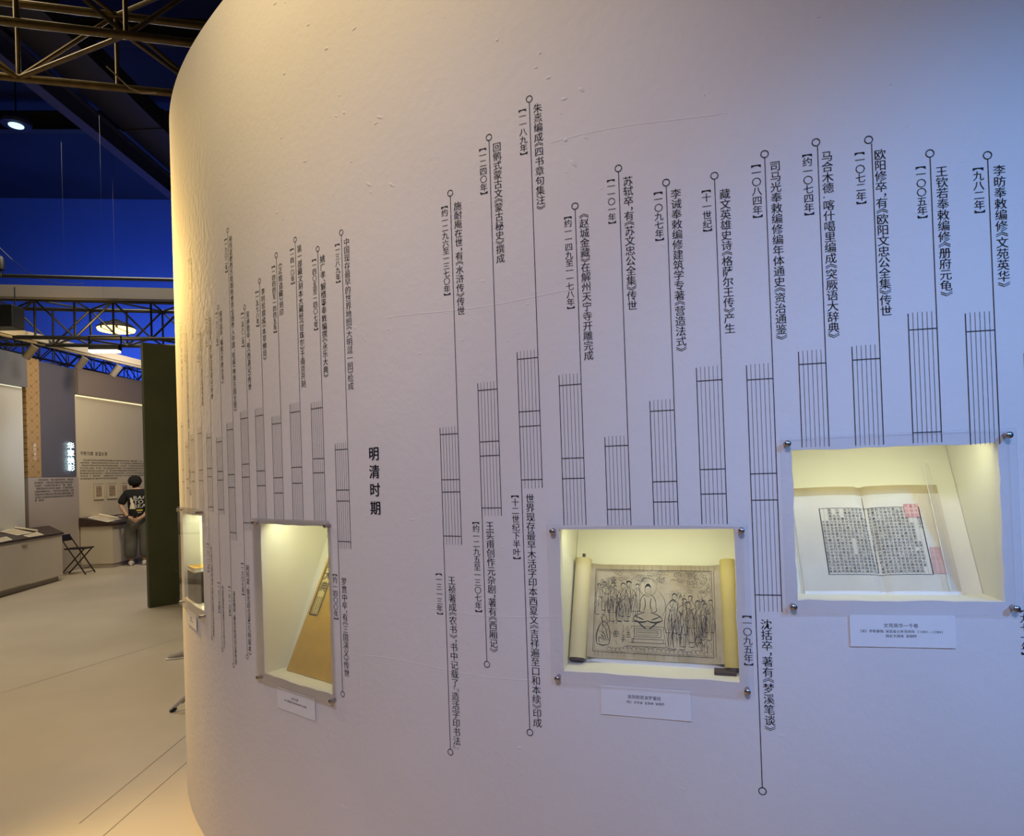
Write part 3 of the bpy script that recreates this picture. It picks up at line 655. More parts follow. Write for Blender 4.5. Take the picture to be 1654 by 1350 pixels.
# clouds, mist lines, ground scrolls
for k in range(26):
    x = R.uniform(bx0+.01, bx1-.01); y = R.uniform(.222, .250)
    for q in range(4): stroke(soft, arc(x+q*.006, y+R.uniform(-.004, .004), .006, .005, R.uniform(0, 120), R.uniform(200, 380), 8), .0007)
for k in range(16):
    x = R.uniform(.03, .09); y = .185+.0042*k; stroke(soft if k % 3 else ink, [(x, y), (x+R.uniform(.02, .06), y)], .0006)
for k in range(10):
    x = R.uniform(-.10, -.055); y = .222+.003*k; stroke(soft, [(x, y), (x+R.uniform(.02, .05), y)], .0006)
for k in range(24):
    x = -.115+k*.0112; stroke(soft, arc(x, .034+R.uniform(-.003, .004), .007, .006, 0, R.uniform(180, 320), 9), .0009)
for k in range(34):
    x = R.uniform(.095, .152); y = R.uniform(.195, .240); stroke(soft, arc(x, y, R.uniform(.003, .007), R.uniform(.003, .007), R.uniform(0, 360), R.uniform(400, 640), 10), .0006)
for k in range(26):
    x = R.uniform(-.150, -.105); y = R.uniform(.195, .232); stroke(soft, arc(x, y, R.uniform(.003, .006), R.uniform(.003, .006), R.uniform(0, 360), R.uniform(400, 640), 10), .0009)
for k in range(16):
    x = R.uniform(.115, .152); y = R.uniform(.045, .10); stroke(ink if k % 3 == 0 else soft, curve3((x, y), (x+R.uniform(-.02, .02), y-.01), (x+R.uniform(-.01, .02), y-.025)), .0009)
for x, y in ((-.098, .070), (-.078, .062), (-.064, .070)):
    for k in range(3): stroke(ink, arc(x, y+.006*k, .006-.001*k, .0025, 180, 360, 8), .0011)
    stroke(ink, [(x, y), (x, y+.022)], .0010)
ink.build('picture_line', M['scroll_ink'], sc); soft.build('worn_picture_line', M['scroll_ink_soft'], sc)
cr = MB()
for k in range(30):
    a = x0+.008+(x1-x0-.016)*k/29+R.uniform(-.003, .003); u = R.choice((v0+.002, v1-.020)); stroke(cr, [(a, u), (a+R.uniform(-.003, .003), u+.009), (a, u+.018)], .0009)
tag(cr.build('paper_crack', M['fold'], sc), kind='stuff')

# ------------------------------------------------------------------ yellow volume (tall niche)
n = NICHE[2]; c, w, z0, z1, d0, d1 = n; lean = .42
def yb(a, u, h=0):
    Lx = math.hypot(1, lean); s_, c_ = lean/Lx, 1/Lx
    return (a+.093*u, .072+u*s_-h*c_, z0+u*c_+h*s_)
yv = niche_thing('yellow_volume', n, 'large yellow silk-covered volume with a title slip in the tall niche', 'book')
ya, yb_, yt = YVA, .185, .50
mb = MB(); mb.prism([yb(ya+.004, .004, -.020), yb(yb_, .004, -.020), yb(yb_, yt-.004, -.020), yb(ya+.004, yt-.004, -.020)], Vector(yb(0, 0, .0165))-Vector(yb(0, 0, 0))); mb.build('page_block', M['page_edge'], yv)
for h in (-.0225, -.0035):
    mb = MB(); mb.prism([yb(ya, 0, h), yb(yb_+.004, 0, h), yb(yb_+.004, yt, h), yb(ya, yt, h)], Vector(yb(0, 0, .0035))-Vector(yb(0, 0, 0))); mb.build('book_cover', M['yellow'], yv)
mb = MB(); sx0, sx1, su0, su1 = ya+.012, ya+.069, .208, yt-.018
PY = lambda h: (lambda a, u: yb(a, u, h))
mb.quad(yb(sx0, su0, .0006), yb(sx1, su0, .0006), yb(sx1, su1, .0006), yb(sx0, su1, .0006)); sl = mb.build('title_slip', M['yellow_slip'], yv)
mb = MB()
for o, ww in ((.003, .0052), (.0085, .0018)):
    a0, a1, b0, b1 = sx0+o, sx1-o, su0+o, su1-o
    for p, q in (((a0, b0), (a1, b0)), ((a1, b0), (a1, b1)), ((a0, b1), (a1, b1)), ((a0, b0), (a0, b1))): stroke(mb, [p, q], ww, PY(.0011), taper=False)
for k, ch in enumerate('永乐大典'): glyph_into(mb, ch, (sx0+sx1)/2, su1-.030-.044*k, .041, PY(.0012), bold=True, sx=1.0)
for k, ch in enumerate('永乐大典'): glyph_into(mb, ch, (sx0+sx1)/2+.0015, su1-.030-.044*k, .041, PY(.0013), bold=True)
for i in (-1, 0, 1):
    for k in range(6): glyph_into(mb, CLASSIC[(k*5+i*9) % 90], (sx0+sx1)/2+i*.013, su0+.016+.0105*k, .0095, PY(.0012), bold=True)
mb.build('slip_lettering', M['ink'], sl)

# ------------------------------------------------------------------ far left niche: dark case with a yellow booklet
n = NICHE[3]; z0 = n[2]
dc = niche_thing('document_case', n, 'dark brown glossy case standing in the far left niche', 'case')
MB().box(DCX, DCX+.17, .014, .110, z0, z0+.140, .003).build('case_body', mat('dark_brown_lacquer', (.022, .014, .012), rough=.45), dc)
yb2 = niche_thing('yellow_booklet', n, 'small yellow booklet lying on the dark case in the far left niche', 'book')
MB().box(DCX+.004, DCX+.16, .016, .106, z0+.1405, z0+.156, .001).build('booklet_pages', M['page_edge'], yb2)
MB().box(DCX+.002, DCX+.162, .014, .108, z0+.1562, z0+.1595, .001).build('booklet_cover', M['yellow'], yb2)
# ------------------------------------------------------------------ green partition
ga, gb = ground(242, 982), ground(281, 976); gd = (gb-ga).normalized(); ge = ga+gd*1.3; gn = Vector((-gd.y, gd.x, 0))*.10
gp = MB().prism([ga, ge, ge+Vector((0, 0, 3.33)), ga+Vector((0, 0, 3.33))], gn).build('partition_panel', M['green'])
tag(gp, 'tall dark olive green partition panel beside the curved wall', 'partition')

# ------------------------------------------------------------------ display wall on the left (wall_left and its panels)
WHL = 3.78
wa, wm, wc = Vector((-8.23, 4.0, 0)), Vector((-8.20, 12.0, 0)), Vector((-7.98, 14.2, 0))
def wl(x):
    """point where the vertical through image column x (at eye level) meets the display wall line"""
    k = (x-827)/FPX
    for a, b in ((wa, wm), (wm, wc)):
        d = b-a; t = (k*a.y-a.x)/(d.x-k*d.y)
        if t <= 1.0001 or b is wc: return a+d*t
def off(p, out):
    d = (wm-wa) if p.y < 12 else (wc-wm); d = d.normalized(); return p+Vector((d.y, -d.x, 0))*out
UP = lambda z: Vector((0, 0, z))
wlft = MB(); back = Vector((-.15, 0, 0))
for a, b in ((wa, wm), (wm, wc+(wc-wm)*.6)):
    wlft.prism([off(a+UP(0), -.12), off(b+UP(0), -.12), off(b+UP(WHL-.03), -.12), off(a+UP(WHL-.03), -.12)], back)
wlf = wlft.build('wall_left', M['recess']); tag(wlf, kind='structure')
def panel(xa, xb, za, zb, out, thick, m, name, end=None):
    a = wl(xa) if not isinstance(xa, Vector) else xa; b = wl(xb) if not isinstance(xb, Vector) else xb
    segs = [(a, b)] if (a.y-12.0)*(b.y-12.0) >= 0 or abs(a.y-12) < .02 else [(a, wm), (wm, b)]
    mb = MB()
    for p, q in segs:
        d = (q-p).normalized(); nn = Vector((d.y, -d.x, 0))
        mb.prism([p+nn*out+UP(za), q+nn*out+UP(za), q+nn*out+UP(zb), p+nn*out+UP(zb)], -nn*thick)
    return mb.build(name, m, wlf)
yfar = wc+(wc-wm)*.5
panel(wa, 33, 0, 3.22, .06, .16, M['pale_panel'], 'lit_text_panel')
panel(wa, 38, 3.24, WHL, .10, .2, mat('blue_grey_fascia', (.15, .15, .165), rough=.6), 'fascia_board')
panel(43, 65, 1.73, WHL, .02, .12, None, 'patterned_pillar')
panel(65, 122, 1.73, WHL-.02, .02, .12, M['slate'], 'slate_sign_panel')
panel(43, 125, 0, 1.725, .02, .12, M['grey_panel'], 'grey_text_panel')
panel(125, yfar, 3.30, WHL, .06, .16, M['brown_fascia'], 'fascia_board')
panel(123.5, yfar, 0, 3.27, -.02, .08, M['beige_panel'], 'beige_text_panel')
panel(126, yfar, 3.262, 3.285, -.005, .02, mat('soft_cove_strip', (.8, .75, .55), emit=(1, .85, .5), estr=.9), 'cove_light_strip')
panel(wa, 33, 3.222, 3.236, .055, .02, mat('soft_cove_strip_cool', (.8, .8, .65), emit=(.9, .95, .7), estr=.8), 'cove_light_strip')
# ogee lattice on the gold pillar
g = bpy.data.materials.new('gold_lattice_pattern'); g.use_nodes = True; nt = g.node_tree; b = nt.nodes['Principled BSDF']; b.inputs['Roughness'].default_value = .5
tc = nt.nodes.new('ShaderNodeTexCoord'); sx = nt.nodes.new('ShaderNodeSeparateXYZ'); nt.links.new(tc.outputs['Object'], sx.inputs[0])
def math_(op, a, bb, vb=None):
    n_ = nt.nodes.new('ShaderNodeMath'); n_.operation = op
    for i, q in enumerate((a, bb)):
        if q is None: continue
        if isinstance(q, (int, float)): n_.inputs[i].default_value = q
        else: nt.links.new(q, n_.inputs[i])
    return n_.outputs[0]
yy = math_('MULTIPLY', sx.outputs['Y'], 26.0); zz_ = math_('MULTIPLY', sx.outputs['Z'], 32.0)
w1 = math_('ABSOLUTE', math_('ADD', math_('SINE', yy, None), math_('SINE', zz_, None)), None)
w2 = math_('FRACT', math_('MULTIPLY', w1, 1.6), None)
cr_ = nt.nodes.new('ShaderNodeValToRGB'); cr_.color_ramp.elements[0].position = .25; cr_.color_ramp.elements[1].position = .4
cr_.color_ramp.elements[0].color = (.24, .15, .06, 1); cr_.color_ramp.elements[1].color = (.44, .28, .12, 1)
nt.links.new(w2, cr_.inputs['Fac']); nt.links.new(cr_.outputs['Color'], b.inputs['Base Color'])
for o in wlf.children:
    if o.name.startswith('patterned_pillar'): o.data.materials.clear(); o.data.materials.append(g)
# lettering on the display wall: place(u along the wall from a point, z)
def wplace(p, d, out):
    d = d.normalized(); nn = Vector((d.y, -d.x, 0))
    return lambda u, z: tuple(p+d*u+nn*out+UP(z))
dA = (wm-wa)
def zat(x, y, out=0):
    p = off(wl(x), out) if not isinstance(x, Vector) else x
    d = ray(x, y); t = p.y/d.y; return EYE+d.z*t
M['wtext'] = mat('white_sign_lettering', (.8, .78, .74), rough=.6)
mb = MB(); p0 = wl(55); pl = wplace(p0, dA, .023); zt, zb_ = zat(55, 716), zat(55, 743)
for k, ch in enumerate('第四单元'): glyph_into(mb, ch, 0, zt-(zt-zb_)*(k+.5)/4, (zt-zb_)/4*.95, pl, bold=True, sx=1.0)
mb.build('unit_number_text', M['wtext'], wlf)
p0 = wl(110.0); zt, zb_ = zat(113, 714.5), zat(113, 761)
for k, ch in enumerate('华章焕彩'):
    mb = MB(); e = (zt-zb_)/4; zc = zt-e*(k+.5)
    V, Fs = GLYPH[ch, 1]; P = (V-np.array([.5, .38]))*e*1.0
    pf, pbk = wplace(p0, dA, .060), wplace(p0, dA, .030)
    for q, pp in ((0, pf),):
        for dx in (-.018, .018): mb.add([pp(x*1.45+dx*e, zc+y) for x, y in P], Fs)
    mb.build('neon_character', M['neon'], wlf)
rp = random.Random(5)
def para(p0, d, out, width, z_top, rows, dz, em, first=2, last=.5):
    mb = MB(); pl = wplace(p0, d, out); k = 0
    for r_ in range(rows):
        u = em*first if r_ == 0 else 0; end = width*(last if r_ == rows-1 else 1)
        while u+em < end:
            if rp.random() > .055: glyph_into(mb, CLASSIC[k % 96], u+em/2, z_top-dz*r_, em, pl, bold=True)
            u += em; k += 1
    return mb
pa = wl(53); pb = wl(117.5); z0_ = zat(60, 775)
para(pa, pb-pa, .024, (pb-pa).length, z0_, 8, (zat(60, 775)-zat(60, 808))/7, .042, last=.25).build('paragraph_text', M['ink_thin'], wlf)
pa = wl(130.5); pb = wl(236); d_ = (wc-wm); z0_ = zat(140, 743)
para(pa, d_, -.018, 2.3, z0_, 8, (zat(140, 743)-zat(140, 773))/7, .040, last=.45).build('paragraph_text', M['ink_thin'], wlf)
mb = MB(); htext(mb, '书卷为媒 友谊长青', 0, zat(140, 732), .085, wplace(wl(131), d_, -.018), align='l', bold=True); mb.build('panel_heading', M['ink'], wlf)
# four small framed prints
M['mount'] = mat('tan_print_mount', (.60, .52, .39), rough=.7)
M['print'] = mat('brown_framed_print', (.42, .30, .19), rough=.7, noise=.45, nscale=22)
pr0 = None
for k, (xa, xb) in enumerate(((151.5, 167), (172.5, 189), (194.5, 207.5), (210.5, 224))):
    a, b = wl(xa), wl(xb); d = (b-a).normalized(); nn = Vector((d.y, -d.x, 0)); zt, zb_ = zat(160, 780), zat(160, 806.5)
    root = empty('framed_print', a+UP(zb_), math.atan2(d.y, d.x), ['leftmost small framed print on the beige wall above the scrolls', 'second small framed print from the left on the beige wall', 'third small framed print, partly behind the visitor\'s head', 'fourth small framed print, at the right of the visitor\'s head'][k], 'picture', 'framed prints on the beige wall')
    wd_, hh = (b-a).length, zt-zb_
    MB().box(0, wd_, .005, .019, 0, hh).build('mount_board', M['mount'], root)
    MB().box(wd_*.2, wd_*.8, .003, .0045, hh*.17, hh*.82).build('print_image', M['print'], root)
    for bx in ((0, wd_, 0, .018), (0, wd_, hh-.018, hh), (0, .018, .018, hh-.018), (wd_-.018, wd_, .018, hh-.018)):
        MB().box(bx[0], bx[1], -.004, .019, bx[2], bx[3]).build('frame_bar', M['beige_panel'], root)

# ------------------------------------------------------------------ display desks with scrolls
pA = ground(-60, 984); pB = ground(102, 937); dd = (pB-pA).normalized(); pB0 = pB
pA = pB-dd*3.6; nn_ = Vector((-dd.y, dd.x, 0))      # towards the wall
def desk_top_pt(u, v, HF=.80, HB=.885, dep=.72): return pA+dd*u+nn_*v+UP(HF+(HB-HF)*v/dep)
root = empty('display_desk', pA+dd*1.8, 0, 'long off-white display desk with dark sloping top at the left edge', 'desk', 'display desks along the exhibition wall')
o = -(pA+dd*1.8)
def loc_(p): return p+o
dep = .70
mb = MB(); e1 = pB+dd*.0; bk1 = wl(37); bk1 = Vector((-8.175, 11.25, 0)); bk0 = Vector((-8.175, pA.y, 0))
mb.prism([loc_(pA+dd*.02+nn_*.05), loc_(pB-dd*.04+nn_*.05), loc_(bk1-dd*.04), loc_(bk0)], UP(.09)); mb.build('plinth', M['plinth'], root)
body = MB()
P4 = [pA, pB, bk1, bk0]; H4 = [.765, .765, .85, .85]
vs = [loc_(p+UP(.09)) for p in P4]+[loc_(p+UP(h)) for p, h in zip(P4, H4)]
body.add(vs, [(3, 2, 1, 0), (4, 5, 6, 7), (0, 1, 5, 4), (1, 2, 6, 5), (2, 3, 7, 6), (3, 0, 4, 7)]); body.build('desk_body', M['desk'], root)
tp = MB(); ov = -nn_*.02
Q4 = [pA+ov, pB+ov+dd*.02, bk1+dd*.02, bk0]; vs = [loc_(p+UP(h)) for p, h in zip(Q4, H4)]+[loc_(p+UP(h+.028)) for p, h in zip(Q4, H4)]
tp.add(vs, [(3, 2, 1, 0), (4, 5, 6, 7), (0, 1, 5, 4), (1, 2, 6, 5), (2, 3, 7, 6), (3, 0, 4, 7)]); tp.build('sloping_top', M['darkwood'], root)
u_d = (ground(11, 955)-pA).dot(dd)
for ua, ub in ((u_d-1.0, u_d-.006),):
    q = [loc_(pA+dd*ua-nn_*.012+UP(.11)), loc_(pA+dd*ub-nn_*.012+UP(.11)), loc_(pA+dd*ub-nn_*.012+UP(.735)), loc_(pA+dd*ua-nn_*.012+UP(.735))]
    dr = MB().prism(q, nn_*.014).build('cabinet_door', M['desk'], root)
    MB().bar(loc_(pA+dd*(ub-.16)-nn_*.022+UP(.70)), loc_(pA+dd*(ub-.03)-nn_*.022+UP(.70)), .018, .022).build('door_handle', M['plinth'], dr)
def top1(x, y):
    """point on the sloping top seen at x, y"""
    a, b_, c_ = Q4[0]+UP(H4[0]+.028), Q4[1]+UP(H4[1]+.028), Q4[2]+UP(H4[2]+.028)
    n_ = (b_-a).cross(c_-a).normalized(); d = ray(x, y); C = Vector((0, 0, EYE)); t = (a-C).dot(n_)/d.dot(n_); return C+d*t, n_
def paper_scroll(fr4, roll, label, grp='open scrolls on the display desks', fn=top1, r=.018):
    c4 = [fn(*p)[0] for p in fr4]; n_ = fn(*fr4[0])[1]; n_ = n_ if n_.z > 0 else -n_; cen = sum(c4, Vector())/4
    rt = empty('paper_scroll', cen, 0, label, 'scroll', grp)
    MB().prism([p-cen+n_*.002 for p in c4], n_*.004).build('scroll_sheet', M['paper'], rt)
    c = [a+(cen-a)*.18 for a in c4]; MB().quad(*[p-cen+n_*.0072 for p in c]).build('sheet_image', M['print2'], rt)
    if roll:
        a, b_ = fn(*roll[0])[0]-cen+n_*(r+.003), fn(*roll[1])[0]-cen+n_*(r+.003)
        MB().tube(a, b_, r, 12).build('paper_roll', M['paper'], rt, smooth=True)
M['print2'] = mat('pale_scroll_painting', (.66, .56, .40), rough=.8, noise=.3, nscale=18)
paper_scroll([(0, 859), (28, 865), (52, 860.5), (18, 853.5)], ((16, 853.0), (60, 859.2)), 'open paper scroll nearer the right end of the left display desk')
paper_scroll([(37, 865.5), (47, 868), (71, 864), (59, 859.5)], None, 'white paper sheet at the front edge of the left display desk, below the scroll')
paper_scroll([(-16, 873), (0, 876.2), (20.5, 872), (10, 866.8)], None, 'white paper sheet cut by the left edge of the view')
# second desk
qa = Vector((-8.16, 12.05, 0)); qb = ground(183, 917); qc = qb+Vector((-.02, 2.6, 0)); qd = Vector((-7.95, 14.6, 0))
root = empty('display_desk', qb, 0, 'off-white display desk with dark sloping top behind the visitor', 'desk', 'display desks along the exhibition wall'); o = -qb
P4 = [qa, qb, qc, qd]; PH = [.79, .79, .79, .79]
ins = Vector((-.06, .06, 0)); MB().prism([qa+o, qb+o+ins*.2, qc+o+ins, qd+o], UP(.08)).build('plinth', M['plinth'], root)
mb = MB(); vs = [p+o+UP(.08) for p in P4]+[p+o+UP(.79) for p in P4]; mb.add(vs, [(3, 2, 1, 0), (4, 5, 6, 7), (0, 1, 5, 4), (1, 2, 6, 5), (2, 3, 7, 6), (3, 0, 4, 7)]); mb.build('desk_body', M['desk'], root)
T4 = [qa+Vector((0, -.03, 0)), qb+Vector((.05, -.03, 0)), qc+Vector((.05, 0, 0)), qd]; TH_ = [.955, .845, .845, .955]
mb = MB(); vs = [p+o+UP(.79) for p in T4]+[p+o+UP(h) for p, h in zip(T4, TH_)]; mb.add(vs, [(3, 2, 1, 0), (4, 5, 6, 7), (0, 1, 5, 4), (1, 2, 6, 5), (2, 3, 7, 6), (3, 0, 4, 7)]); mb.build('sloping_top', M['darkwood'], root)
def top2(x, y):
    a, b_, c_ = [T4[i]+UP(TH_[i]) for i in (0, 1, 2)]
    n_ = (b_-a).cross(c_-a).normalized(); d = ray(x, y); C = Vector((0, 0, EYE)); t = (a-C).dot(n_)/d.dot(n_); return C+d*t, n_
paper_scroll([(141, 836.5), (173, 843.5), (197, 838.5), (162, 831)], ((157, 832.5), (191, 838.5)), 'open paper scroll on the right display desk next to the visitor', fn=top2, r=.022)
paper_scroll([(183, 831.5), (197, 835), (201, 831), (192, 828)], ((190, 828.5), (199, 830.5)), 'small curled paper scroll at the back of the right display desk', fn=top2, r=.02)

# ------------------------------------------------------------------ folding chair
c0 = Vector((-7.76, 11.36, 0)); ch = empty('folding_chair', c0, math.radians(4), 'black metal folding chair between the two display desks', 'chair')
def T(mb, a, b_, r=.011): return mb.tube(a, b_, r, 8)
for s_ in (-1, 1):
    y = s_*.14
    T(MB(), (.22, y, .0), (-.19, y, .66)).build('frame_leg', M['black'], ch)
    T(MB(), (-.22, y*.88, .0), (.19, y*.88, .45)).build('cross_leg', M['black'], ch)
MB().box(-.14, .22, -.135, .135, .445, .468, .006).build('seat', M['black'], ch)
mb = MB(); mb.prism([(-.185, -.145, .59), (-.185, .145, .59), (-.22, .145, .70), (-.22, -.145, .70)], (.02, 0, .006)); mb.build('backrest', M['black'], ch)
for x, z in ((.215, .04), (-.185, .035), (.17, .11)): T(MB(), (x, -.135, z), (x, .135, z), .007).build('stretcher', M['black'], ch)

# ------------------------------------------------------------------ trusses
def truss(name, P0, P1, size, r, seg, m, label, flip=0, updir=None):
    P0, P1 = Vector(P0), Vector(P1); d = (P1-P0); L_ = d.length; dn = d.normalized(); up = Vector((0, 0, 1)); side = dn.cross(up).normalized(); up = side.cross(dn).normalized()
    rt = empty(name, P0, 0, label, 'truss', 'lighting trusses under the hall roof')
    cs = [side*sx*size/2+up*sz*size/2 for sx, sz in ((-1, -1), (1, -1), (1, 1), (-1, 1))]
    for c_ in cs: MB().tube(c_, c_+d, r, 10).build('chord', m, rt, smooth=True)
    N = max(2, round(L_/seg)); st = d/N
    for f in range(4):
        a, b_ = cs[f], cs[(f+1) % 4]
        for k in range(N):
            p, q = (a+st*k, b_+st*(k+1)) if (k+f+flip) % 2 else (b_+st*k, a+st*(k+1))
            MB().tube(p, q, r*.5, 6).build('brace', m, rt)
            if k % 2 == 0 or f % 2: MB().tube(a+st*k, b_+st*k, r*.5, 6).build('strut', m, rt)
    return rt
def hz(x, y, H):  # point at height H seen at x,y
    d = ray(x, y); return Vector((0, 0, EYE))+d*((H-EYE)/d.z)
p = at(-60, 520, 9.45); q = at(268, 524, 10.05); zc = (p.z+q.z)/2; p.z = q.z = zc; dirn = (q-p).normalized()
truss('lighting_truss', p-dirn*.5, q+dirn*3, .56, .031, .52, M['truss_black'], 'black box truss carrying the pendant lamp, below the white beam')
p = Vector((-8.5, 7.0, 3.98)); q = Vector((-8.3, 15.5, 3.98))
truss('lighting_truss', p, q, .30, .02, .36, M['truss_black'], 'black truss running along the top of the display wall')
# nearest truss: four chords through measured points, all level
HT = at(0, 33, 3.1).z
nb0, nb1, fb0, fb1 = hz(0, 33, HT), hz(280, 66, HT), hz(0, 123, HT), hz(275, 150, HT)
nd, fdn = (nb1-nb0).normalized(), (fb1-fb0).normalized()
A0, B0 = nb0-nd*.9, fb0-fdn*.9; A1, B1 = nb1+nd*2.2, fb1+fdn*2.2
rt = empty('lighting_truss', A0, 0, 'nearest bronze tube truss crossing the top left corner', 'truss', 'lighting trusses under the hall roof')
near_truss = rt
cs = [(A0, A1), (B0, B1), (B0+UP(.42), B1+UP(.42)), (A0+UP(.42), A1+UP(.42))]
for a, b_ in cs: MB().tube(a-A0, b_-A0, .021, 12).build('chord', M['truss_bronze'], rt, smooth=True)
N = 8
for f in range(4):
    (a, a2), (b_, b2) = cs[f], cs[(f+1) % 4]
    for k in range(N):
        p, q = (a.lerp(a2, k/N), b_.lerp(b2, (k+1)/N)) if (k+f) % 2 else (b_.lerp(b2, k/N), a.lerp(a2, (k+1)/N))
        MB().tube(p-A0, q-A0, .012, 8).build('brace', M['truss_bronze'], rt, smooth=True)
        if f % 2: MB().tube(a.lerp(a2, k/N)-A0, b_.lerp(b2, k/N)-A0, .012, 8).build('strut', M['truss_bronze'], rt, smooth=True)
# white beam and black rail
p, q = at(-80, 466, 9.1), at(268, 474, 9.66); p.z = q.z = (p.z+q.z)/2; dirn = (q-p).normalized(); q += dirn*3
rt = empty('white_beam', p, 0, 'long white box beam hanging level across the hall', 'beam')
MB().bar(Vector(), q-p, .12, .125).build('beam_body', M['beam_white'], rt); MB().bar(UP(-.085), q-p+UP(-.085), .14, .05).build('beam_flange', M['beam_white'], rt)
p, q = at(-80, 445, 9.1), at(268, 450, 9.66); p.z = q.z = (p.z+q.z)/2; dirn = (q-p).normalized(); q += dirn*3
rt = empty('black_rail', p, 0, 'thin black rail just above the white beam', 'rail')
MB().tube(Vector(), q-p, .028, 10).build('rail_tube', M['black'], rt, smooth=True)
for t in (.25, .62): MB().tube((q-p)*t+UP(.02), (q-p)*t+UP(4.45), .0008, 5).build('hanger_wire', M['black'], rt)
mb = MB(); w0, w1_ = at(-20, 380, 9.2), at(135, 458, 9.4); pts = [w0.lerp(w1_, t)+UP(-.25*math.sin(math.pi*t)) for t in [i/8 for i in range(9)]]
tag(mb.path(pts, .004, 5).build('hanging_cable', M['black']), 'thin black cable sagging down to the black rail', 'cable')
# track rail and spotlights
H_ = 3.80; tp0, tp1 = hz(0, 536, H_), hz(233, 592, H_); td = (tp1-tp0).normalized(); ta = tp0-td*2.5; tb = tp1+td*2.5
rt = empty('lighting_track', ta, 0, 'white lighting track beam slanting above the display desks', 'track light')
M['track'] = mat('off_white_track_metal', (.55, .50, .43), rough=.5)
MB().bar(UP(.04), tb-ta+UP(.04), .11, .11).build('track_beam', M['track'], rt); MB().bar(UP(-.035), tb-ta+UP(-.035), .05, .03).build('track_rail', M['track'], rt)
first = None
for k, (x, y) in enumerate(((40, 551), (116, 571), (174, 584))):
    p = hz(x, y, 3.78); t = (p-ta).dot(td); p = ta+td*t+UP(-.055)
    sp_ = empty('track_spotlight', p, 0, ['nearest white cylinder spotlight on the track', 'middle white cylinder spotlight on the track', 'farthest white cylinder spotlight on the track, above the visitor'][k], 'spotlight', 'cylinder spotlights on the track')
    dirn = Vector((-.42, -.05, -.55)).normalized()
    MB().tube((0, 0, 0), (0, 0, -.05), .012, 8).build('mounting_stem', M['beam_white'], sp_)
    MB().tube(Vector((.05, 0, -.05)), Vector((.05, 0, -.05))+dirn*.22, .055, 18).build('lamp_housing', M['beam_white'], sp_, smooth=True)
    e_ = Vector((.05, 0, -.05))+dirn*.221
    MB().tube(e_, e_+dirn*.003, .045, 16).build('lamp_lens', M['black'], sp_)
# floodlight and pendant
fp = at(170, 564, 8.6); fr_ = empty('floodlight', fp, 0, 'glowing yellow floodlight panel above the lighting track', 'lamp')
MB().box(-.19, .19, -.055, .055, -.02, .05, .008).build('lamp_housing', M['black'], fr_); MB().box(-.175, .175, -.075, .045, -.045, -.021).build('lamp_lens', M['flood'], fr_)
MB().path([(-.2, 0, .0), (-.2, 0, .18), (.2, 0, .18), (.2, 0, .0)], .010, 6).build('yoke', M['black'], fr_); MB().tube((0, 0, .18), (0, 0, 5.1), .001, 6).build('suspension_rod', M['black'], fr_)
fr_.rotation_euler = (0, 0, math.radians(8))
pp_ = at(188, 531, 10.6); pr_ = empty('pendant_lamp', pp_, math.radians(5), 'oval pendant lamp with glowing yellow lenses behind the black truss', 'lamp')
mb = MB(); mb.lathe([(.36, 0), (.37, .02), (.28, .10), (.14, .15), (.05, .20)], n=28); mb.build('lamp_shade', M['black'], pr_, smooth=True)
mb = MB(); mb.lathe([(.345, -.045), (.36, -.001)], n=28); ls = mb.build('lamp_lens', M['lens'], pr_, smooth=True)
for x in (-.13, .17): MB().box(x-.012, x+.012, -.36, .36, -.05, .0).build('lens_rib', M['black'], pr_)
MB().tube((0, 0, .2), (0, 0, 5.4), .0015, 6).build('suspension_rod', M['black'], pr_); pr_.scale = (.78, .78, .78)
cp = at(26, 201, 11.0); cr2 = empty('high_bay_lamp', cp, 0, 'small cool white high bay lamp in the dark roof at far left', 'lamp')
mb = MB(); mb.lathe([(.22, -.02), (.23, .03), (.16, .12), (.06, .2)], n=24); mb.build('lamp_shade', M['roof_blue'], cr2, smooth=True)
MB().lathe([(.06, -.05), (.11, -.03), (.12, -.001)], n=24).build('lamp_lens', M['cool_lens'], cr2, smooth=True); MB().tube((0, 0, .2), (0, 0, 2.2), .012, 6).build('suspension_rod', M['black'], cr2)
# black loudspeaker box and small dark fixtures at the left edge
sb = at(6, 512, 8.9); so = empty('hanging_loudspeaker', sb, .1, 'black loudspeaker box hanging at the left edge below the white beam', 'speaker')
MB().box(-.35, .19, -.12, .14, -.16, .15, .01).build('speaker_box', M['black'], so); MB().box(-.33, .17, -.127, -.121, -.14, .13).build('speaker_grille', M['truss_black'], so)
for x in (-.3, .15): MB().tube((x, 0, .15), (x, 0, .42), .008, 6).build('hanger', M['black'], so)
sb = at(0, 424, 9.2); so = empty('hanging_fixture', sb, 0, 'small dark lamp fixture hanging at the left edge above the black rail', 'lamp')
MB().lathe([(.055, -.10), (.06, 0), (.045, .08), (.02, .10)], n=14).build('fixture_body', M['black'], so, smooth=True); MB().tube((0, 0, -.10), (0, 0, -.20), .02, 8).build('clamp', M['black'], so)
MB().tube((0, 0, .1), (0, 0, 4.3), .001, 6).build('suspension_rod', M['black'], so)

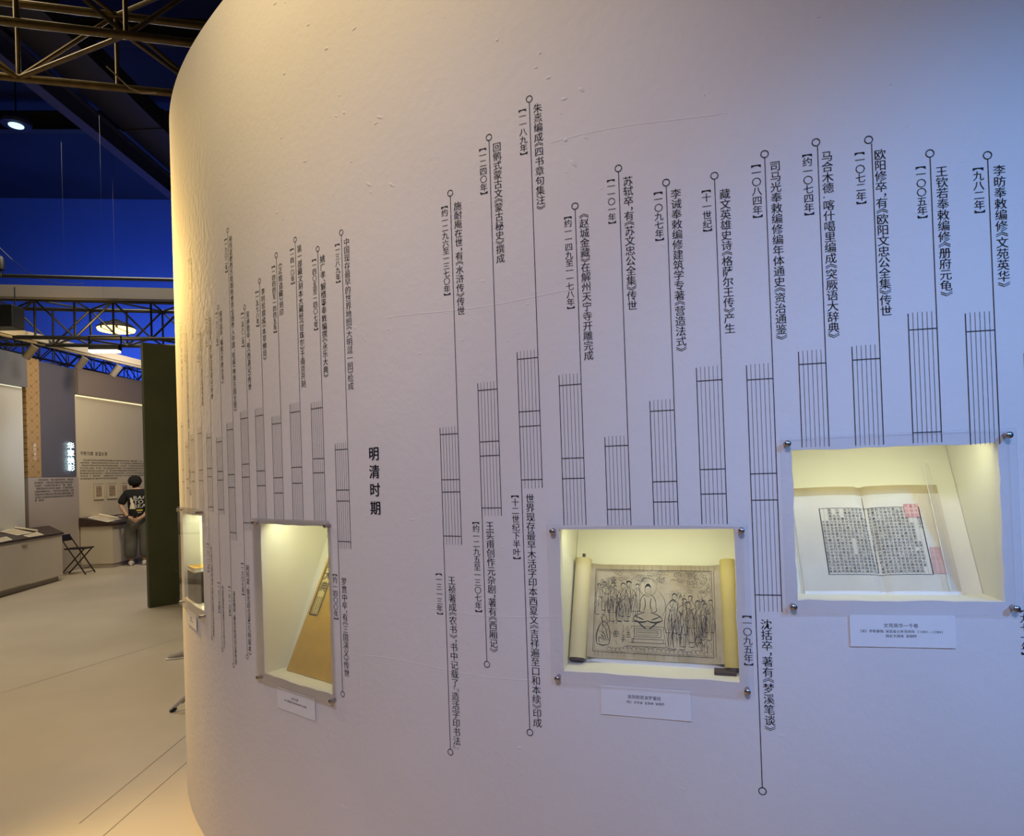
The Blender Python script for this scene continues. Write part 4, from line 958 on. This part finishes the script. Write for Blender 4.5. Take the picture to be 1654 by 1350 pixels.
# ------------------------------------------------------------------ roof beams
def ibeam(name, p, q, w, h, m, label, par=None):
    d = q-p; rt = empty(name, p, 0, label, 'beam', 'roof beams')
    for nm, z, hh, ww in (('lower_flange', -h/2, .03, w), ('web', 0, h-.03, .03), ('upper_flange', h/2, .03, w)):
        MB().bar(UP(z), d+UP(z), ww, hh).build(nm, m, rt)
    return rt
ibeam('roof_beam', Vector((-6.15, 2, 7.0)), Vector((-6.1, 17.5, 7.0)), .17, .30, M['roof_blue'], 'blue-grey roof beam slanting down across the dark roof')
M['duct'] = mat('dark_grey_duct_metal', (.035, .032, .034), rough=.6)
dct = empty('roof_duct', Vector((-5.75, 2, 7.4)), 0, 'wide flat dark duct beside the blue-grey roof beam', 'duct')
MB().box(-.32, .32, 0, 15, -.15, .15).build('duct_body', M['duct'], dct)
for k in range(6): MB().box(-.34, .34, 1+2.4*k, 1.05+2.4*k, -.165, .165).build('duct_flange', M['duct'], dct)
for k, y in enumerate((5.2, 7.2, 9.4, 12.0)):
    ibeam('roof_beam', Vector((-16, y, 8.7)), Vector((6, y+1.4, 8.7)), .16, .34, M['duct'], ['first', 'second', 'third', 'fourth'][k]+' dark cross beam under the roof counted from the camera')
mb = MB(); a = hz(172, 107, 3.72); pts = [a+Vector((.0, 0, .0)), a+Vector((.05, 0, -.05)), a+Vector((.11, .01, -.11)), a+Vector((.17, .02, -.135)), a+Vector((.24, .03, -.13))]
mb.path([p_-near_truss.location for p_ in pts], .004, 5).build('loose_cable', M['plinth'], near_truss)

# ------------------------------------------------------------------ things peeping out behind the wall
st = empty('tripod_stool', (-1.99, 4.46, 0), 0, 'white-legged folding tripod stool mostly hidden behind the curved wall', 'stool')
M['pole'] = mat('pale_grey_painted_tube', (.45, .42, .42), rough=.4)
foot0 = ground(276, 1150); a0 = math.atan2(foot0.y-4.46, foot0.x+1.99); rr0 = math.hypot(foot0.y-4.46, foot0.x+1.99)
for k in range(3):
    a = a0+k*2.094; f = Vector((rr0*math.cos(a), rr0*math.sin(a), .0)); tpt = Vector((-.10*math.cos(a), -.10*math.sin(a), .44))
    lg = MB().tube(f+Vector((0, 0, .012)), tpt, .012, 10).build('leg', M['pole'], st, smooth=True)
    dv = (tpt-f).normalized(); MB().tube(f+Vector((0, 0, .003)), f+dv*.04, .015, 10).build('rubber_foot', M['black'], lg); MB().tube(f+dv*.09, f+dv*.115, .015, 10).build('leg_joint', M['plinth'], lg)
MB().lathe([(.14, .44), (.15, .45), (.15, .475), (.14, .485)], n=24).build('seat', M['black'], st, smooth=True)
sh_p = ground(281, 1062)+Vector((.085, 0, 0)); sh_ = empty('shoe', sh_p, math.radians(200), 'grey shoe toe peeping out behind the left edge of the curved wall', 'shoe')
def shoe_mesh(mb, L_=.27, w_=.095, h_=.075):
    N, K = 12, 12; vs = []; fs = []
    for i in range(N+1):
        t = i/N; x = -L_/2+L_*t; ww = w_/2*math.sqrt(max(.02, 1-(2*abs(t-.5))**3.2))*(1 if t > .45 else .86); hh = h_*(1.0 if t < .35 else 1-.52*((t-.35)/.65))*math.sqrt(max(.05, 1-(2*abs(t-.5))**6))
        for k in range(K):
            a = 2*math.pi*k/K; z = math.sin(a); vs.append((x, ww*math.cos(a), .004+hh*(.5+.5*z) if z > -.6 else .004))
    for i in range(N):
        for k in range(K): fs.append((i*K+k, i*K+(k+1) % K, (i+1)*K+(k+1) % K, (i+1)*K+k))
    fs += [tuple(range(K))[::-1], tuple(range(N*K, N*K+K))]; return mb.add(vs, fs)
M['shoe_grey'] = mat('grey_shoe_canvas', (.42, .38, .36), rough=.8)
shoe_mesh(MB()).build('shoe_upper', M['shoe_grey'], sh_, smooth=True); mb = MB(); mb.box(-.135, .135, -.048, .048, 0, .014, .005); mb.build('shoe_sole', M['white'], sh_)
pt = empty('potted_plant', (-3.88, 7.72, 0), 0, 'dark leafy potted plant just behind the green partition foot', 'plant')
MB().lathe([(.10, 0), (.13, .02), (.15, .26), (.16, .27), (.14, .27), (.13, .2)], n=20).build('pot', M['black'], pt, smooth=True)
M['leaf'] = mat('dark_green_leaf', (.015, .03, .012), rough=.5)
for k in range(16):
    a = 2.4*k; l = .16+.03*(k % 4); r0 = Vector((.02*math.cos(a), .02*math.sin(a), .26)); tip = r0+Vector((math.cos(a)*l*1.3, math.sin(a)*l*1.3, .05-.22*(k % 3 == 0)+.1*(k % 4)))
    mid = r0.lerp(tip, .5)+UP(.06); sd = Vector((-math.sin(a), math.cos(a), 0))*.03
    MB().add([r0, mid+sd, tip, mid-sd, mid+UP(.008)], [(0, 1, 4), (1, 2, 4), (2, 3, 4), (3, 0, 4)]).build('leaf', M['leaf'], pt)
# ------------------------------------------------------------------ visitor with hands clasped behind the back
def skin(name, pts, edges, m, parent, lvl=2, root=0, extra=None):
    me = bpy.data.meshes.new(name); me.from_pydata([p[0] for p in pts], edges, []); me.update()
    o = bpy.data.objects.new(name, me); COL.objects.link(o)
    md = o.modifiers.new('skin', 'SKIN'); md.use_smooth_shade = True
    for i, p in enumerate(pts):
        r = p[1]; me.skin_vertices[0].data[i].radius = r if isinstance(r, tuple) else (r, r); me.skin_vertices[0].data[i].use_root = (i == root)
    sb = o.modifiers.new('sub', 'SUBSURF'); sb.levels = lvl; sb.render_levels = lvl
    dg = bpy.context.evaluated_depsgraph_get(); nm = bpy.data.meshes.new_from_object(o.evaluated_get(dg))
    bpy.data.objects.remove(o); o = bpy.data.objects.new(name, nm); COL.objects.link(o); nm.materials.clear(); nm.materials.append(m); o.parent = parent
    for p in nm.polygons: p.use_smooth = True
    return o
M['skin'] = mat('warm_skin', (.42, .25, .16), rough=.6)
M['hair'] = mat('black_hair', (.006, .005, .005), rough=.95, bump=.002, bscale=120)
M['tee'] = mat('black_cotton_tshirt', (.005, .005, .006), rough=.9, bump=.003, bscale=14)
M['jeans'] = mat('grey_baggy_denim', (.115, .112, .098), rough=.85, noise=.35, nscale=5, bump=.006, bscale=9)
M['shoe'] = mat('off_white_sneaker', (.52, .49, .44), rough=.7)
M['print_w'] = mat('grey_white_shirt_print', (.50, .50, .48), rough=.8); M['print_y'] = mat('yellow_shirt_print', (.55, .42, .06), rough=.8)
vp = Vector((-7.24, 12.33, 0)); vis = empty('person', vp, math.radians(20), 'person in black printed T-shirt and baggy grey jeans, hands clasped behind, reading the desk', 'person')
B = [((0, 0, .93), (.125, .10)), ((0, .0, 1.08), (.118, .09)), ((0, -.01, 1.25), (.145, .10)), ((-.005, .0, 1.39), (.120, .085)), ((-.012, .045, 1.475), .055), ((-.030, .080, 1.520), .056),
     ((-.050, .110, 1.565), (.076, .088)), ((-.060, .115, 1.620), (.074, .082)),
     ((-.165, .0, 1.375), .062), ((-.275, -.03, 1.155), .045), ((-.14, -.165, .955), .034), ((-.07, -.205, .900), .028),
     ((.165, .0, 1.375), .062), ((.270, -.03, 1.155), .045), ((.14, -.165, .950), .034), ((.055, -.215, .885), .028),
     ((-.095, .0, .86), .095), ((-.105, .03, .49), .062), ((-.12, -.01, .10), .042), ((-.13, .12, .045), .036),
     ((.095, .0, .86), .095), ((.100, .02, .49), .062), ((.11, -.02, .10), .042), ((.125, .11, .045), .036)]
E_ = [(0, 1), (1, 2), (2, 3), (3, 4), (4, 5), (5, 6), (6, 7), (3, 8), (8, 9), (9, 10), (10, 11), (3, 12), (12, 13), (13, 14), (14, 15), (0, 16), (16, 17), (17, 18), (18, 19), (0, 20), (20, 21), (21, 22), (22, 23)]
# fingers: four and a thumb on each hand, curled round the other hand
def hand(base, sgn):
    k0 = base; bx, by, bz = B[k0][0]
    for j in range(4):
        off_ = (j-1.5)*.019; l = (.95, 1.05, 1.0, .8)[j]
        a = (bx+sgn*(.030), by-.010, bz-.012+off_*-.9); b_ = (bx+sgn*(.030+.034*l), by-.022, bz-.020-off_*.9); c_ = (bx+sgn*(.030+.058*l), by-.006, bz-.030-off_*.9)
        i = len(B); B.extend([(a, .0095), (b_, .0085), (c_, .0075)]); E_.extend([(k0, i), (i, i+1), (i+1, i+2)])
    i = len(B); B.extend([((bx+sgn*.010, by+.006, bz+.034), .011), ((bx+sgn*.038, by-.004, bz+.044), .009)]); E_.extend([(k0, i), (i, i+1)])
hand(11, 1); hand(15, -1)
body = skin('body', B, E_, M['skin'], vis)
# face: nose, ears, eyes, mouth
mb = MB(); hc = Vector((-.060, .115, 1.600)); fd = Vector((-.62, .68, -.42)).normalized(); rt_ = fd.cross(Vector((0, 0, 1))).normalized(); ud = rt_.cross(fd)
def blob(mb, c, rx, ry, rz, n=10):
    vs = []; fs = []; K = 6
    for i in range(K+1):
        t = math.pi*i/K
        for k in range(n): a = 2*math.pi*k/n; vs.append(Vector(c)+rt_*rx*math.sin(t)*math.cos(a)+fd*ry*math.sin(t)*math.sin(a)+ud*rz*math.cos(t))
    for i in range(K):
        for k in range(n): fs.append((i*n+k, i*n+(k+1) % n, (i+1)*n+(k+1) % n, (i+1)*n+k))
    return mb.add(vs, fs)
blob(MB(), hc+fd*.098-ud*.012, .014, .022, .022).build('nose', M['skin'], vis, smooth=True)
for s_ in (-1, 1):
    blob(MB(), hc+rt_*s_*.083-ud*.01-fd*.005, .010, .020, .030).build('ear', M['skin'], vis, smooth=True)
    blob(MB(), hc+fd*.086+rt_*s_*.030+ud*.012, .013, .008, .008).build('eye', M['white'], vis, smooth=True)
blob(MB(), hc+fd*.090-ud*.046, .022, .008, .006).build('mouth', mat('lip', (.35, .12, .10), rough=.5), vis, smooth=True)
# hair cap
mb = MB(); cc = hc-fd*.022+ud*.006; K, n = 14, 26; vs = []; fs = []
rr = random.Random(3)
for i in range(K+1):
    t = math.radians(142)*i/K
    for k in range(n):
        a = 2*math.pi*k/n; front = math.sin(a); lim = 1.0 if front < .35 else 1-.52*(front-.35)/.65
        tt_ = t*lim; w_ = 1+.03*math.sin(5*a+i)+rr.uniform(-.02, .02)
        vs.append(cc+rt_*.119*w_*math.sin(tt_)*math.cos(a)+fd*.122*w_*math.sin(tt_)*math.sin(a)+ud*.112*w_*math.cos(tt_))
for i in range(K):
    for k in range(n): fs.append((i*n+k, i*n+(k+1) % n, (i+1)*n+(k+1) % n, (i+1)*n+k))
fs.append(tuple(range(K*n, K*n+n)))
mb.add(vs, fs).build('hair', M['hair'], vis, smooth=True)
mb = MB(); 
for s_ in (-1, 1): mb.path([hc+fd*.098+rt_*s_*.006+ud*.008, hc+fd*.094+rt_*s_*.055+ud*.012, hc+rt_*s_*.088+ud*.012], .0028)
mb.build('glasses', M['black'], vis)
# clothes
TS = [((0, .0, .86), (.172, .125)), ((0, .0, 1.0), (.165, .118)), ((0, -.012, 1.22), (.178, .122)), ((-.003, -.004, 1.375), (.140, .098)), ((-.010, .025, 1.44), (.070, .062)),
      ((-.165, -.004, 1.385), .080), ((-.235, -.020, 1.27), .083), ((-.270, -.03, 1.165), .080), ((.165, -.004, 1.385), .080), ((.235, -.020, 1.27), .083), ((.268, -.03, 1.165), .080)]
tee = skin('tshirt', TS, [(0, 1), (1, 2), (2, 3), (3, 4), (3, 5), (5, 6), (6, 7), (3, 8), (8, 9), (9, 10)], M['tee'], vis)
JN = [((0, 0, .95), (.160, .115)), ((0, -.005, .85), (.168, .125)), ((-.105, -.005, .76), .122), ((-.125, .015, .50), .122), ((-.132, -.01, .25), .118), ((-.134, -.005, .125), .100),
      ((.105, -.005, .76), .122), ((.122, .01, .50), .120), ((.126, -.01, .25), .116), ((.124, -.01, .125), .100)]
skin('jeans', JN, [(0, 1), (1, 2), (2, 3), (3, 4), (4, 5), (1, 6), (6, 7), (7, 8), (8, 9)], M['jeans'], vis)
for x, y, rz in ((-.132, .045, 96), (.125, .035, 80)):
    mb = MB(); shoe_mesh(mb, .30, .115, .10); a = math.radians(rz); mb.v = [(x+v[0]*math.cos(a)-v[1]*math.sin(a), y+v[0]*math.sin(a)+v[1]*math.cos(a), v[2]) for v in mb.v]
    mb.build('shoe', M['shoe'], vis, smooth=True)
mb = MB(); w0 = Vector((-.14, -.165, .955)); w1 = Vector((-.07, -.205, .900)); dv = (w1-w0).normalized(); mb.tube(w0+dv*.012, w0+dv*.034, .040, 16); mb.build('wristband', M['black'], vis, smooth=True)
# print on the back of the shirt, laid on its surface
bm_ = bmesh.new(); bm_.from_mesh(tee.data); bvh = BVHTree.FromBMesh(bm_); bm_.free()
def on_back(x, z, h=.004):
    hit = bvh.ray_cast(Vector((x, -1, z)), Vector((0, 1, 0)))[0]
    return (x, (hit.y if hit else -.12)-h, z)
mb = MB()
for k, word in enumerate(('BACK', 'TO', 'REAL')):
    x = -.035
    for c_ in word:
        V, Fs = GLYPH[c_, 1]; wch = V[:, 0].max()-V[:, 0].min(); e = .098
        P = (V-np.array([V[:, 0].min(), 0]))*e
        for dx in (-.003, 0, .003): mb.add([on_back(x+px*1.15+dx, 1.262-.079*k+py) for px, py in P], Fs)
        x += wch*e*1.15+.010
mb.build('shirt_lettering', M['print_w'], vis)
poly = [(-.150, 1.085), (-.040, 1.085), (-.036, 1.10), (-.058, 1.155), (-.060, 1.19), (-.078, 1.215), (-.070, 1.255), (-.088, 1.258), (-.094, 1.300), (-.105, 1.300), (-.106, 1.268), (-.118, 1.300), (-.130, 1.295), (-.120, 1.250), (-.128, 1.225), (-.112, 1.200), (-.128, 1.150), (-.136, 1.105)]
def fan(poly):
    def inside(x, z):
        r = False
        for (xa, za), (xb, zb) in zip(poly, poly[1:]+poly[:1]):
            if (za > z) != (zb > z) and x < (xb-xa)*(z-za)/(zb-za)+xa: r = not r
        return r
    mb = MB(); c = .005; x0, x1, z0, z1 = min(p[0] for p in poly), max(p[0] for p in poly), min(p[1] for p in poly), max(p[1] for p in poly)
    x = x0
    while x < x1:
        z = z0
        while z < z1:
            if inside(x+c/2, z+c/2): mb.quad(*[on_back(*p, h=.004) for p in ((x, z), (x+c, z), (x+c, z+c), (x, z+c))])
            z += c
        x += c
    return mb
poly = [(p[0]+.028, p[1]) for p in poly]
fan(poly).build('shirt_print_shape', M['paper'], vis)
fan([(.005, 1.040), (.105, 1.040), (.105, 1.072), (.005, 1.072)]).build('shirt_print_bar', M['print_y'], vis)
fan([(.020, 1.005), (.085, 1.012), (.08, 1.022), (.03, 1.020)]).build('shirt_print_mark', M['print_w'], vis)
